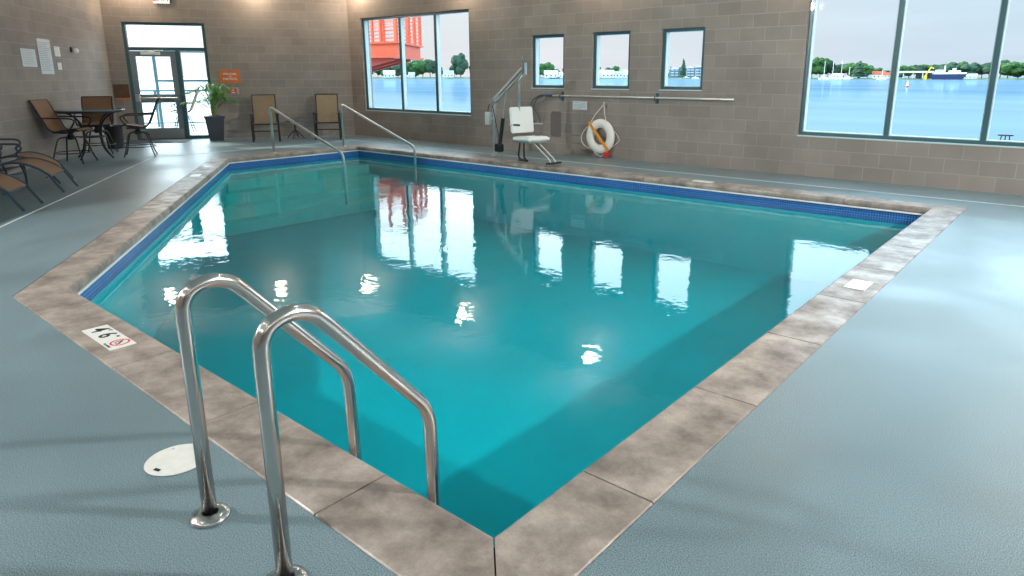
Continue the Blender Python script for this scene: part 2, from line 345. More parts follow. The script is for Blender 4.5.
# coping slabs, one mesh per side of the pool, joints left open over a dark bed
def coping_side(i, ni, cuts):
    a0, a1 = Vector(POOL[i]), Vector(POOL[(i + 1) % 5]); b0, b1 = Vector(OUT[i]), Vector(OUT[(i + 1) % 5])
    t = (a1 - a0).normalized(); nr = Vector((t.y, -t.x)); L = (a1 - a0).length; bm = B(); g = .004
    cs = [None] + cuts + [None]
    for k in range(len(cs) - 1):
        def edge(c, end):
            if c is None:
                return (a0 + t * g, b0 + t * g) if end == 0 else (a1 - t * g, b1 - t * g)
            s = c + (g if end == 0 else -g); return (a0 + t * s, a0 + t * s + nr * .31)
        pi, po = edge(cs[k], 0); qi, qo = edge(cs[k + 1], 1)
        inn = .0; f = .008
        # bull-nosed section
        sec = [(.0, -.075), (-.014, -.06), (-.016, -.03), (-.010, -.008), (.004, .002), (.30, .002), (.306, -.003), (.306, -.075)]
        def pt(q0, q1, u): return q0 + (q1 - q0) * (u / .31)
        A = [bm.verts.new((*pt(pi, po, u), z)) for u, z in sec]; C = [bm.verts.new((*pt(qi, qo, u), z)) for u, z in sec]
        for j in range(len(sec)):
            j2 = (j + 1) % len(sec); bm.faces.new((A[j], A[j2], C[j2], C[j]))
        bm.faces.new(A[::-1]); bm.faces.new(C)
    return obj('trim_%d' % ni, bm, COPING, kind='structure')
step = .925
coping_side(0, 1, [.50 + .93 * k for k in range(8)][:8])
coping_side(1, 2, [.95 * (k + 1) for k in range(10)])
coping_side(2, 3, [.95, 1.9])
coping_side(3, 4, [.92 * (k + 1) for k in range(8)])
coping_side(4, 5, [.80 + .93 * k for k in range(4)])
bm = B(); holed(bm, offset_poly(POOL, .309), offset_poly(POOL, .012), -.02); obj('trim_6', bm, mat('joint_bed', (.035, .03, .028), .9), kind='structure')

# pool basin
ZW, ZF = -.19, -1.12
bm = B(); n5 = len(BAS)
fl = [bm.verts.new((*p, ZF)) for p in BAS]; tp = [bm.verts.new((*p, -.228)) for p in BAS]; bm.faces.new(fl)
for i in range(n5): bm.faces.new((fl[i], tp[i], tp[(i + 1) % n5], fl[(i + 1) % n5]))
obj('pool_basin', bm, PLASTER, kind='structure').data.flip_normals()
# tile bands and the white rail above them: one strip per side
for i in range(5):
    a = Vector(BAS[i]); b = Vector(BAS[(i + 1) % 5]); L = (b - a).length; ang = math.atan2(b.y - a.y, b.x - a.x)
    bm = B(); box(bm, 0, L, -.02, 0, -.235, -.075); obj('trim_%d' % (7 + i), bm, TILE, loc=(a.x, a.y, 0), rz=ang, kind='structure')
    bm = B(); box(bm, .0, L, -.004, .034, -.094, -.0745, .003); obj('trim_%d' % (12 + i), bm, WPAINT, loc=(a.x, a.y, 0), rz=ang, kind='structure')
bm = B(); prism(bm, offset_poly(POOL, .018), ZF + .004, ZW); pw = obj('pool_water', bm, water_body_mat(), kind='structure')
bm = B(); bm.faces.new([bm.verts.new((*p, ZW + .001)) for p in offset_poly(POOL, .018)]); ws = obj('water_surface', bm, WATER, pw)
if ws.data.polygons[0].normal.z < 0: ws.data.flip_normals()
# entry steps along the short side
bm = B()
for k in range(4):
    xk = -12.215 + .34 * (k + 1); yd = lambda x: 5.84 - (x + 12.22) * .6655 + .012
    prism(bm, [(-12.215, yd(-12.215)), (xk, yd(xk)), (xk, 8.715), (-12.215, 8.715)], -.55 - .19 * k if k < 3 else ZF + .005, -.36 - .19 * k)
obj('pool_steps', bm, STEPM, kind='structure')
# pale joint strip running round the deck
dv = Vector((.8325, -.554)); q0 = Vector((-8.305, 1.595)); lx = -13.42; t_ = (lx - q0.x) / dv.x; qa = q0 + dv * t_
t2 = (-.5 - q0.y) / dv.y; qb = q0 + dv * t2
LINEM = mat('pale_joint_filler', (.72, .76, .76), .5)
def strip(p, q, w, nm):
    p, q = Vector(p), Vector(q); d = (q - p); bm = B(); box(bm, 0, d.length, -w / 2, w / 2, .0, .003); return obj(nm, bm, LINEM, loc=(p.x, p.y, 0), rz=math.atan2(d.y, d.x), kind='structure')
strip(qa, qb, .022, 'trim_17'); strip(qa, (lx, 9.49), .02, 'trim_18'); strip((lx, 9.49), (5.9, 9.49), .018, 'trim_19')

# ------------------------------------------------------------------ walls
def wall(name, org, rz, L, H, th, holes, m=BLOCK):
    xs = sorted({0, L, *[h[0] for h in holes], *[h[1] for h in holes]}); zs = sorted({0, H, *[h[2] for h in holes], *[h[3] for h in holes]}); bm = B()
    def inh(x, z): return any(h[0] < x < h[1] and h[2] < z < h[3] for h in holes)
    vc = {}
    def V(x, y, z):
        k = (round(x, 4), y, round(z, 4))
        if k not in vc: vc[k] = bm.verts.new((x, y, z))
        return vc[k]
    for i in range(len(xs) - 1):
        for j in range(len(zs) - 1):
            if inh((xs[i] + xs[i + 1]) / 2, (zs[j] + zs[j + 1]) / 2): continue
            for y in (0, th): bm.faces.new((V(xs[i], y, zs[j]), V(xs[i + 1], y, zs[j]), V(xs[i + 1], y, zs[j + 1]), V(xs[i], y, zs[j + 1])))
    for y in ():
        pass
    for h in holes + [(0, L, 0, H)]:
        for (xa, za, xb, zb) in ((h[0], h[2], h[1], h[2]), (h[1], h[2], h[1], h[3]), (h[1], h[3], h[0], h[3]), (h[0], h[3], h[0], h[2])):
            bm.faces.new([bm.verts.new((xa, 0, za)), bm.verts.new((xb, 0, zb)), bm.verts.new((xb, th, zb)), bm.verts.new((xa, th, za))])
    me = bpy.data.meshes.new(name); bm.to_mesh(me); bm.free(); me.materials.append(m); o = bpy.data.objects.new(name, me); COL.objects.link(o); o.location = org; o.rotation_euler = (0, 0, rz)
    return tag(o, kind='structure')
TH = .25
X0 = -14.70
WIN = [(-14.18, -10.455, .645, 2.84, [-12.785, -11.57]), (-8.745, -7.94, 1.245, 2.245, []), (-7.295, -6.49, 1.245, 2.245, []), (-5.875, -5.085, 1.245, 2.245, []), (-3.475, 1.20, .60, 2.84, [-2.265, -1.11, .04])]
wall('wall_far', (X0, WY, 0), 0, 6 - X0, HC, TH, [(a - X0, b - X0, c, d) for a, b, c, d, _ in WIN])
DA = math.atan2(.8325, .554)                       # door wall: local x runs towards the corner with the window wall
DL = (CC - CL).length
DH = (DL - 5.01, DL - 3.27, 0, 2.68)
wall('wall_back', CL, DA, DL + .2, HC, TH, [DH])
LA = math.atan2(.554, -.8325)                      # left wall: local x runs from its near end to the door wall
LL = (CL - CE).length
wall('wall_left', CE, LA, LL + .25, HC, TH, [])
wall('wall_near', (-8.52, -5, 0), PI / 2, 4.85, HC, TH, [])
wall('wall_behind', (6, -5, 0), PI, 14.52, HC, TH, [])
wall('wall_right', (6, WY, 0), -PI / 2, WY + 5, HC, TH, [])
bm = B(); prism(bm, [(p[0], p[1]) for p in ROOM], HC, HC + .15); obj('ceiling', bm, CEIL, kind='structure')

def window(n, x0, x1, z0, z1, mull):
    r = empty('window_%d' % n, (x0, WY, z0), kind='structure'); w = x1 - x0; h = z1 - z0; bm = B(); f = .055; y0, y1 = .045, .17
    box(bm, 0, f, y0, y1, 0, h, .003); box(bm, w - f, w, y0, y1, 0, h, .003); box(bm, f, w - f, y0, y1, 0, f, .003); box(bm, f, w - f, y0, y1, h - f, h, .003)
    for m_ in mull: box(bm, m_ - x0 - .032, m_ - x0 + .032, y0, y1, f, h - f, .003)
    obj('window_frame', bm, FRAME, r)
    bm = B(); edges = [0] + [m_ - x0 for m_ in mull] + [w]
    for a, b in zip(edges, edges[1:]):      # jamb beads; sky light on the jambs put into their pale colour
        a2 = a + (f if a == 0 else .032); b2 = b - (f if b == w else .032); q = .012
        box(bm, a2, a2 + q, .06, .155, f, h - f); box(bm, b2 - q, b2, .06, .155, f, h - f); box(bm, a2 + q, b2 - q, .06, .155, f, f + q)
    obj('lit_jamb_bead', bm, SILL, r)
    bm = B(); box(bm, f, w - f, .156, .162, f, h - f); obj('pane', bm, GLASS, r)
    bm = B(); box(bm, -.0, w, -.015, .044, -.012, .006, .002); obj('window_sill', bm, SILL, r)
    return r
for i, a in enumerate(WIN): window(i + 1, *a)

# ------------------------------------------------------------------ door with transom and sidelite
dm = Matrix.Translation(CL) @ Matrix.Rotation(DA, 4, 'Z')
def dpt(s, z, y=0): return dm @ Vector((DL - s, y, z))
r = empty('door_1', dpt(5.01, 0), DA, kind='structure')     # local x: 0 .. 1.74
w = 1.74; h = 2.68; bm = B(); y0, y1 = .03, .14
box(bm, 0, .07, y0, y1, 0, h, .004); box(bm, w - .07, w, y0, y1, 0, h, .004); box(bm, .07, w - .07, y0, y1, h - .06, h, .004)
box(bm, .07, w - .07, y0, y1, 2.05, 2.13, .004); box(bm, 1.04, 1.14, y0, y1, 0, 2.05, .004); box(bm, 1.14, w - .07, y0, y1, 0, .08, .004)
obj('door_frame', bm, FRAME, r)
bm = B(); box(bm, .07, w - .07, .08, .086, 2.13, h - .06); box(bm, 1.14, w - .07, .08, .086, .08, 2.05); obj('pane', bm, GLASS, r)
DOORM = mat('door_leaf_paint', (.19, .25, .28), .35, coat=.2)
bm = B(); x0, x1 = .072, 1.038; y0, y1 = .05, .095
box(bm, x0, x0 + .12, y0, y1, .01, 2.04, .003); box(bm, x1 - .12, x1, y0, y1, .01, 2.04, .003); box(bm, x0 + .12, x1 - .12, y0, y1, .01, .27, .003); box(bm, x0 + .12, x1 - .12, y0, y1, 1.92, 2.04, .003); box(bm, x0 + .12, x1 - .12, y0, y1, .86, 1.06, .003)
lf = obj('door_leaf', bm, DOORM, r)
bm = B(); box(bm, x0 + .12, x1 - .12, .07, .076, .27, .86); box(bm, x0 + .12, x1 - .12, .07, .076, 1.06, 1.92); obj('pane', bm, GLASS, lf)
bm = B(); box(bm, x0 + .03, x1 - .02, .043, .05, .02, .24, .002); obj('kick_plate', bm, STEEL2, lf)
bm = B(); tube(bm, [(x0 + .10, .01, .97), (x1 - .06, .01, .97)], .022, 10); box(bm, x0 + .02, x0 + .12, -.005, .05, .88, 1.06, .01); box(bm, x1 - .10, x1 - .04, .0, .05, .94, 1.0, .005)
obj('push_bar', bm, STEEL2, lf)
bm = B(); box(bm, x0 + .25, x0 + .65, -.02, .05, 1.955, 2.02, .006); tube(bm, [(x0 + .55, -.0, 2.02), (x0 + .40, -.12, 2.035), (x0 + .72, .03, 2.06)], .012, 6); obj('door_closer', bm, WHITE, lf)

# ------------------------------------------------------------------ exterior terrace, lake, shore
TERR = mat('terrace_concrete', (.55, .55, .52), .8, noise_amt=.08, nscale=2)
bm = B(); prism(bm, [(8, WY + TH), (8, 13.5), (-16.5, 13.5), (-23, 13.5), (-700, 424), (-700, -60), (-9, -60), (-9.1, -.6), (-18.2, 5.9), (-14.95, WY + TH)], -.25, -.03); obj('terrace', bm, TERR, kind='structure')  # far reach is added pale paving standing in for glare beyond the door
bm = B(); prism(bm, [(-23, 13.5), (3000, 13.5), (3000, 4000), (-3000, 4000), (-3000, 1819)], -1.3, -1.0); obj('lake', bm, LAKE, kind='structure')

def far(hd, d, z=-1.0):
    a = R(hd); return Vector((math.sin(a) * d, math.cos(a) * d, z))
SHORE = mat('shore_grass', (.075, .10, .03), .9, noise_amt=.3, nscale=.05)
def shore(h0, h1, d, n, hz):
    bm = B(); prev = None
    for k in range(n + 1):
        hd = h0 + (h1 - h0) * k / n; dd = d * (1 + .012 * math.sin(k * 1.7)); row = [bm.verts.new(far(hd, dd, -1.05)), bm.verts.new(far(hd, dd + 3, -1 + hz)), bm.verts.new(far(hd, dd + 120, -1 + hz * 1.3)), bm.verts.new(far(hd, dd + 140, -1.05))]
        if prev:
            for j in range(3): bm.faces.new((prev[j], row[j], row[j + 1], prev[j + 1]))
        prev = row
    return obj('far_shore', bm, SHORE, kind='structure')
shore(-62, -40.6, 820, 30, 1.2); shore(-40.6, -22, 800, 30, .9); shore(-21, 6, 640, 30, .8)

LEAF = [mat('foliage_green', (.035, .105, .02), .9, noise_amt=.5, nscale=.35), mat('foliage_dark', (.018, .055, .022), .9, noise_amt=.5, nscale=.35), mat('foliage_blue_green', (.03, .075, .04), .9, noise_amt=.5, nscale=.3)]
BARK = mat('bark', (.06, .045, .03), .9)
def crown_mesh(seed, kind):
    rnd = random.Random(seed); bm = B()
    if kind == 'cone':
        for k in range(7):
            z = .12 + k * .125; rr = .22 * (1 - k / 7.5)
            bmesh.ops.create_cone(bm, cap_ends=True, segments=9, radius1=rr, radius2=rr * .25, depth=.2, matrix=Matrix.Translation((rnd.uniform(-.01, .01), 0, z + .08)))
    else:
        for k in range(13):
            a = rnd.uniform(0, 2 * PI); q = rnd.uniform(0, .27); z = rnd.uniform(.32, .85); s = rnd.uniform(.13, .23) * (1.1 - .45 * abs(z - .5))
            bmesh.ops.create_icosphere(bm, subdivisions=3, radius=s, matrix=Matrix.Translation((q * math.cos(a), q * math.sin(a), z)))
    for v in bm.verts:
        nn = noise.noise_vector(v.co * 9 + Vector((seed, 0, 0))) * .05 + noise.noise_vector(v.co * 26 + Vector((seed, 3, 0))) * .035; v.co += nn
    return bm
def tree_proto(seed, kind, m, label, group):
    r = empty('tree', (0, 0, -50), label=label, cat='tree', group=group)
    obj('crown', crown_mesh(seed, kind), m, r); bm = B(); tube(bm, [(0, 0, 0), (0, 0, .25), (.01, 0, .6)], .02, 6, r2=.012); obj('trunk', bm, BARK, r)
    return r
TP = [tree_proto(1, 'round', LEAF[0], None, None), tree_proto(2, 'round', LEAF[1], None, None), tree_proto(3, 'round', LEAF[2], None, None), tree_proto(4, 'cone', LEAF[1], None, None), tree_proto(5, 'round', LEAF[0], None, None)]
used = set()
def tree(k, hd, d, ht, wd, label, group=None):
    if k not in used: used.add(k); t = TP[k]
    else: t = copy_tree(TP[k])
    for kk in ('label', 'group'):
        if kk in t: del t[kk]
    p = far(hd, d, -.3); t.location = p; t.scale = (wd, wd, ht); t.rotation_euler = (0, 0, hd * 7); tag(t, label, 'tree', group)
    return t
# seen through the three-light window
G1 = 'trees on the far shore beyond the three-pane window'
L1 = 'green leafy tree in the row on the far shore beyond the three-pane window'
for hd, ht, wd, k in ((-53.3, 13, 18, 0), (-52.6, 15, 16, 1), (-51.0, 17, 17, 2), (-50.4, 19, 20, 0), (-49.6, 20, 24, 4), (-49.0, 22, 24, 0), (-48.4, 23, 22, 1), (-52.0, 16, 20, 4), (-47.6, 13, 14, 2)):
    tree(k, hd, 850, ht, wd, L1, G1)
tree(2, -45.9, 845, 29, 26, 'tallest round tree on the far shore in the right pane of the three-pane window')
tree(1, -46.4, 850, 16, 16, 'low dark tree beside the foot of the tallest far-shore tree'); tree(0, -44.9, 850, 15, 14, 'small tree cut off by the right frame of the three-pane window')
# small windows
G2 = 'trees on the far shore beyond the left and middle small windows'; L2 = 'small leafy tree on the far shore beyond the left and middle small windows'
for hd, ht, wd, k in ((-39.3, 17, 17, 0), (-38.7, 18, 18, 4), (-38.0, 11, 12, 1), (-37.2, 15, 14, 2), (-34.6, 14, 14, 0), (-33.7, 13, 16, 1), (-33.1, 14, 18, 0), (-32.3, 9, 12, 2)):
    tree(k, hd, 850, ht, wd, L2, G2)
tree(3, -27.6, 830, 21, 26, 'pointed conifer rising above the blue-grey apartment block'); tree(3, -28.6, 850, 13, 18, 'small conifer at the left end of the blue-grey apartment block')
# marina window
G3 = 'trees along the marina shore beyond the big right window'; L3 = 'leafy tree in the continuous row behind the marina beyond the big right window'
rnd = random.Random(11)
hd = -18.9
while hd < -1.5:
    ht = 12.5 + 2.0 * math.sin(hd * 2.1) + rnd.uniform(-1.5, 2.5); 
    if -18 < hd < -15.2: ht += 2.5
    if -15.0 < hd < -11.0: ht -= 2.5
    tree(rnd.choice([0, 1, 2, 4, 1]), hd + rnd.uniform(-.1, .1), 690 + rnd.uniform(-10, 15), ht, rnd.uniform(15, 22), L3, G3); hd += .55
tree(3, -14.55, 655, 14, 36, 'dark pointed evergreen standing forward of the marina tree row')

# houses and buildings
def house(hd, d, w_, dp, hh, rh, m, rm, label, group=None):
    p = far(hd, d, -.2); r = empty('house', p, -R(hd), label=label, cat='house', group=group)
    bm = B(); box(bm, -w_ / 2, w_ / 2, 0, dp, 0, hh)
    for k in range(3): pass
    obj('wall', bm, m, r)
    bm = B(); a = [bm.verts.new((x, y, z)) for x, y, z in ((-w_ / 2 - .5, -.5, hh), (w_ / 2 + .5, -.5, hh), (w_ / 2 + .5, dp + .5, hh), (-w_ / 2 - .5, dp + .5, hh), (-w_ / 2 - .5, dp / 2, hh + rh), (w_ / 2 + .5, dp / 2, hh + rh))]
    for f in ((0, 1, 5, 4), (2, 3, 4, 5), (1, 2, 5), (0, 4, 3), (0, 3, 2, 1)): bm.faces.new([a[i] for i in f])
    obj('roof', bm, rm, r)
    for k in range(3):
        bm = B(); x = -w_ / 2 + w_ * (k + .5) / 3; box(bm, x - w_ * .06, x + w_ * .06, -.08, .1, hh * .35, hh * .7); obj('window', bm, BLUEM, r)
    return r
ROOFG = mat('grey_roof', (.35, .36, .38), .8); ROOFW = mat('pale_roof', (.75, .76, .78), .7); ROOFR = mat('red_roof', (.38, .08, .04), .8); CREAM = mat('cream_wall', (.72, .68, .58), .8)
house(-51.7, 830, 13, 10, 4.5, 4, STONE, ROOFW, 'white house with pale roof beside the orange deck in the left pane')
house(-46.9, 828, 12, 10, 4.5, 4, STONE, ROOFG, 'white house with grey roof at the foot of the tallest far-shore tree')
house(-49.9, 828, 7, 8, 3.5, 3, STONE, ROOFG, 'tiny pale house half hidden in the far-shore trees of the middle pane')
house(-38.4, 830, 16, 9, 4.5, 4, CREAM, ROOFW, 'cream house on the far shore in the left small window')
house(-37.4, 828, 9, 9, 3.5, 3, STONE, ROOFW, 'white house at the right side of the left small window')
house(-34.4, 830, 10, 9, 6, 3, STONE, ROOFW, 'tall white house at the left side of the middle small window')
house(-33.7, 826, 14, 9, 5, 4, CREAM, ROOFW, 'large cream house in the centre of the middle small window')
house(-32.9, 828, 12, 9, 5, 2.5, STONE, ROOFG, 'white house with grey roof at the right of the middle small window')
house(-32.1, 830, 10, 9, 4, 5, STONE, ROOFW, 'white gabled house at the right frame of the middle small window')
house(-13.2, 652, 9, 7, 3, 3, CREAM, ROOFR, 'cream house with red roof left of the marina window mullion')
house(-12.5, 650, 7, 6, 2.5, 2.5, STONE, ROOFR, 'small white house with red roof nearest the mullion')
house(-16.0, 652, 8, 6, 2.2, 2, STONE, ROOFW, 'white boathouse behind the sailboats of the marina')
house(-7.4, 652, 9, 7, 2, 1.6, STONE, ROOFW, 'low white shed to the right of the blue and white ship')
# apartment block
r = empty('apartment_block', far(-27.35, 840, -.2), R(27.35), label='blue-grey apartment block with stacked balconies in the right small window', cat='building')
APT = mat('blue_grey_siding', (.13, .20, .28), .8)
bm = B()
for k, (a, b, t_) in enumerate(((-20, -9, 10), (-9, 0, 12), (0, 9, 11), (9, 19, 12), (19, 24, 9))): box(bm, a, b, k % 2 * 1.5, 14, 0, t_)
obj('wall', bm, APT, r)
for zz in (2.5, 5.5, 8.5):
    for xx in (-16, -11, -4, 3, 7, 13, 17):
        bm = B(); box(bm, xx - 1.6, xx + 1.6, -1.2, .1, zz, zz + .25); box(bm, xx - 1.6, xx + 1.6, -1.2, -1.1, zz + .25, zz + 1.0); obj('balcony', bm, STONE, r)
bm = B()
for a, b, t_ in ((-20, -9, 10), (-9, 0, 12), (0, 9, 11), (9, 19, 12), (19, 24, 9)):
    v = [bm.verts.new(q) for q in ((a, -.5, t_), (b, -.5, t_), (b, 14, t_), (a, 14, t_), ((a + b) / 2, 3, t_ + 2.5), ((a + b) / 2, 11, t_ + 2.5))]
    for f in ((0, 1, 4), (1, 2, 5, 4), (2, 3, 5), (3, 0, 4, 5), (0, 3, 2, 1)): bm.faces.new([v[i] for i in f])
obj('roof', bm, ROOFG, r)
# open marina shed
r = empty('marina_shed', far(-10.95, 648, -.9), R(10.95), label='long white-roofed open boat shed right of the mullion', cat='shed')
bm = B(); box(bm, -15, 15, 0, 9, 5.2, 6.6); obj('roof', bm, STONE, r)
for xx in (-14, -7, 0, 7, 14):
    bm = B(); box(bm, xx - .25, xx + .25, .3, .8, 0, 5.2); obj('post', bm, STONE, r)
bm = B(); box(bm, 2, 14, 4, 8, .0, 4.5); obj('back_wall', bm, BLACKM, r)

# boats
def sailboat(hd, d, L, mast_h, label, hullm=None, group=None):
    r = empty('sailboat', far(hd, d), -R(hd) + .5, label=label, cat='boat', group=group)
    bm = B(); n = 8; rows = []
    for k in range(n + 1):
        t = k / n; x = (t - .5) * L; wd = L * .15 * math.sin(PI * min(1, .25 + t * .75)) + .02; rows.append([bm.verts.new(q) for q in ((x, -wd, 1.1 + .3 * t), (x, -wd * .6, -.2), (x, wd * .6, -.2), (x, wd, 1.1 + .3 * t))])
    for a, b in zip(rows, rows[1:]):
        for j in range(4): bm.faces.new((a[j], a[(j + 1) % 4], b[(j + 1) % 4], b[j]))
    bm.faces.new(rows[0]); bm.faces.new(rows[-1][::-1]); obj('hull', bm, hullm or WPAINT, r)
    bm = B(); box(bm, -L * .2, L * .15, -L * .08, L * .08, 1.1, 1.9, .15); obj('cabin', bm, WPAINT, r)
    bm = B(); tube(bm, [(0, 0, 1.2), (0, 0, mast_h)], .13, 6); tube(bm, [(0, 0, 2.4), (-L * .35, 0, 2.5)], .1, 6); obj('mast', bm, WPAINT, r)
    return r
sailboat(-16.95, 636, 8, 15, 'moored sailboat with the tallest mast, leftmost in the marina'); sailboat(-16.35, 636, 9, 14, 'second moored sailboat from the left in the marina')
sailboat(-15.75, 636, 8, 15, 'third moored sailboat from the left, in front of the white boathouse'); sailboat(-15.2, 636, 8, 10, 'short-masted sailboat left of the dark evergreen')
sailboat(-12.95, 634, 8, 8, 'small sailboat in front of the red-roofed houses')
sailboat(-27.3, 800, 8, 12, 'white sailboat moored before the blue-grey apartment block'); sailboat(-26.6, 800, 8, 11, 'white sailboat at the right end of the apartment block')
sailboat(-38.1, 800, 14, 5, 'dark blue hulled boat moored in the left small window', mat('navy_hull', (.004, .012, .06), .4))
# ship with deckhouse
NAVY = MATS['navy_hull']
r = empty('ship', far(-8.75, 630), R(8.75), label='navy hulled ship with stepped white upperworks at the marina quay', cat='ship'); r.scale = (.82, .82, .82)
bm = B(); P_ = [(-15, 5), (-13, 0), (12, 0), (16, 5.2)]; a = [bm.verts.new((x, -2.5, z)) for x, z in P_]; b = [bm.verts.new((x, 2.5, z)) for x, z in P_]
bm.faces.new(a); bm.faces.new(b[::-1])
for i in range(4): bm.faces.new((a[i], b[i], b[(i + 1) % 4], a[(i + 1) % 4]))
obj('hull', bm, NAVY, r)
bm = B(); box(bm, -12, 15, -2, 2, 5, 6.6); box(bm, -11, -4, -1.8, 1.8, 6.6, 9); box(bm, 0, 10, -1.8, 1.8, 6.6, 8.4); box(bm, 3, 6, -1.5, 1.5, 8.4, 10.6); obj('upperworks', bm, WPAINT, r)
bm = B(); box(bm, -4, -2.6, -.8, .8, 6.6, 13); obj('funnel', bm, CREAM, r)
bm = B(); tube(bm, [(-3.2, 0, 13), (-3.2, 0, 16)], .15, 6); tube(bm, [(7, 0, 8), (7, 0, 12)], .15, 6); obj('mast', bm, BARK, r)
r = empty('crane', far(-10.15, 636, -.9), R(10), label='yellow dockside crane between the boat shed and the ship', cat='crane')
YEL = mat('crane_yellow', (.75, .5, .02), .6)
bm = B(); box(bm, -1.2, 1.2, -1, 1, .0, 3, .1); obj('cab', bm, YEL, r); bm = B(); obox(bm, (1.6, 0, 6.3), (.5, 0, 1), (0, 1, 0), (1, 0, -.5), 3.8, .4, .5); obox(bm, (4.0, 0, 9.0), (1, 0, -.4), (0, 1, 0), (.4, 0, 1), 1.4, .35, .4); obj('boom', bm, YEL, r)
# buoy in the lake
r = empty('buoy', Vector((-36.2, 182.5, -1)), 0, label='small white and red buoy floating on the lake right of the mullion', cat='buoy'); r.scale = (.7, .7, .8)
bm = B(); lathe(bm, [(0, -.2), (.55, -.1), (.62, .15), (.55, .4), (0, .45)], 14); obj('float', bm, RED, r, smooth=True)
bm = B(); lathe(bm, [(.3, .4), (.22, 1.3), (.14, 1.35), (.14, 1.75), (0, 1.8)], 12); obj('tower', bm, WPAINT, r, smooth=True)
# dark mooring platform near the building
r = empty('mooring_bench', Vector((-2.73, 32.6, -1.0)), R(5), label='small dark bench-like mooring stand in the lake, low in the rightmost pane', cat='mooring')
bm = B(); box(bm, -.26, .26, -.12, .12, .17, .23, .01); obj('seat', bm, BLACKM, r)
for xx in (-.13, .0, .13):
    bm = B(); tube(bm, [(xx * 1.2, 0, -.05), (xx, 0, .18)], .022, 8); obj('leg', bm, BLACKM, r)

# orange steel deck outside the three-light window
ORS = mat('orange_painted_steel', (.60, .065, .012), .5, noise_amt=.08, nscale=1)
r = empty('orange_deck', Vector((-22, 17, 0)), 0, label='orange steel balcony deck cantilevered outside the three-pane window', cat='balcony')
ang0 = [(-28, 14.9), (-19.75, 16.0), (-21.95, 19.0), (-29, 19.0)]
def rel(p): return (p[0] + 22, p[1] - 17)
bm = B(); prism(bm, [rel(p) for p in ang0], 2.20, 2.62); obj('fascia', bm, ORS, r)
bm = B(); pg = [rel(p) for p in offset_poly([ang0[1], ang0[2], ang0[3], ang0[0]], .12)]; prism(bm, pg, 2.13, 2.20); prism(bm, pg, 2.62, 2.68); obj('flange', bm, ORS, r)
bm = B(); e = Vector(rel(ang0[1])); e2 = Vector(rel(ang0[0])); e3 = Vector(rel(ang0[2]))
for off in (0.25, 1.6, 2.75):
    dd = (e2 - e).normalized(); sd_ = (e3 - e).normalized(); a0 = e + sd_ * off + dd * .3; a1 = e + sd_ * off + dd * 7.4
    q = [bm.verts.new((*a0, 2.13)), bm.verts.new((*a1, 2.13)), bm.verts.new((*a1, .75)), bm.verts.new((*a0, 2.05))]; w3 = sd_ * .2
    q2 = [bm.verts.new(v.co + Vector((w3.x, w3.y, 0))) for v in q]; bm.faces.new(q); bm.faces.new(q2[::-1])
    for i in range(4): bm.faces.new((q[i], q2[i], q2[(i + 1) % 4], q[(i + 1) % 4]))
obj('bracket', bm, mat('orange_steel_shaded', (.36, .035, .015), .6), r)  # darker copy of the orange steel, underside shade put into its colour
bm = B(); cx_, cy_ = rel((-27.3, 17)); lathe(bm, [(.35, -1.1), (.35, 2.13)], 20, (cx_, cy_, 0)); obj('support_column', bm, ORS, r)
def rail_run(p, q, n, m_posts, first=0):
    p, q = Vector(p), Vector(q)
    for k in range(first, m_posts + 1):
        c = p + (q - p) * k / m_posts; bm = B(); box(bm, c.x - .05, c.x + .05, c.y - .05, c.y + .05, 2.66, 3.95, .005); obj('post', bm, ORS, r)
    for k in range(n):
        z = 2.80 + k * 1.12 / (n - 1); bm = B(); tube(bm, [(p.x, p.y, z), (q.x, q.y, z)], .013 if k < n - 1 else .05, 6); obj('rail', bm, ORS, r)
rail_run(rel(ang0[0]), rel(ang0[1]), 9, 11); rail_run(rel(ang0[1]), rel(ang0[2]), 9, 4, 1); rail_run(rel(ang0[2]), rel(ang0[3]), 9, 9, 1)

# terrace furniture beyond the glass door
def ext(s, y, z=-.03): return dpt(s, z, y)
r = empty('terrace_railing', ext(5.2, 5.0), DA, label='dark metal railing along the terrace outside the glass door', cat='railing')
bm = B(); tube(bm, [(-2, 0, 1.08), (4.5, 0, 1.08)], .03, 8); obj('top_rail', bm, FRAME, r)
bm = B(); tube(bm, [(-2, 0, .12), (4.5, 0, .12)], .02, 8); obj('bottom_rail', bm, FRAME, r)
for k in range(5):
    bm = B(); box(bm, -2 + k * 1.6 - .03, -2 + k * 1.6 + .03, -.03, .03, 0, 1.1); obj('post', bm, FRAME, r)
r = empty('vestibule_frame', ext(5.3, 2.9), DA, label='dark metal glazed screen frame standing outside the glass door', cat='screen')
bm = B()
for xx in (0.2, 1.9): box(bm, xx, xx + .07, 0, .07, 0, 2.2)
box(bm, .2, 1.97, 0, .07, 2.13, 2.2); box(bm, .27, 1.9, 0, .07, 1.35, 1.41); obj('frame', bm, FRAME, r)

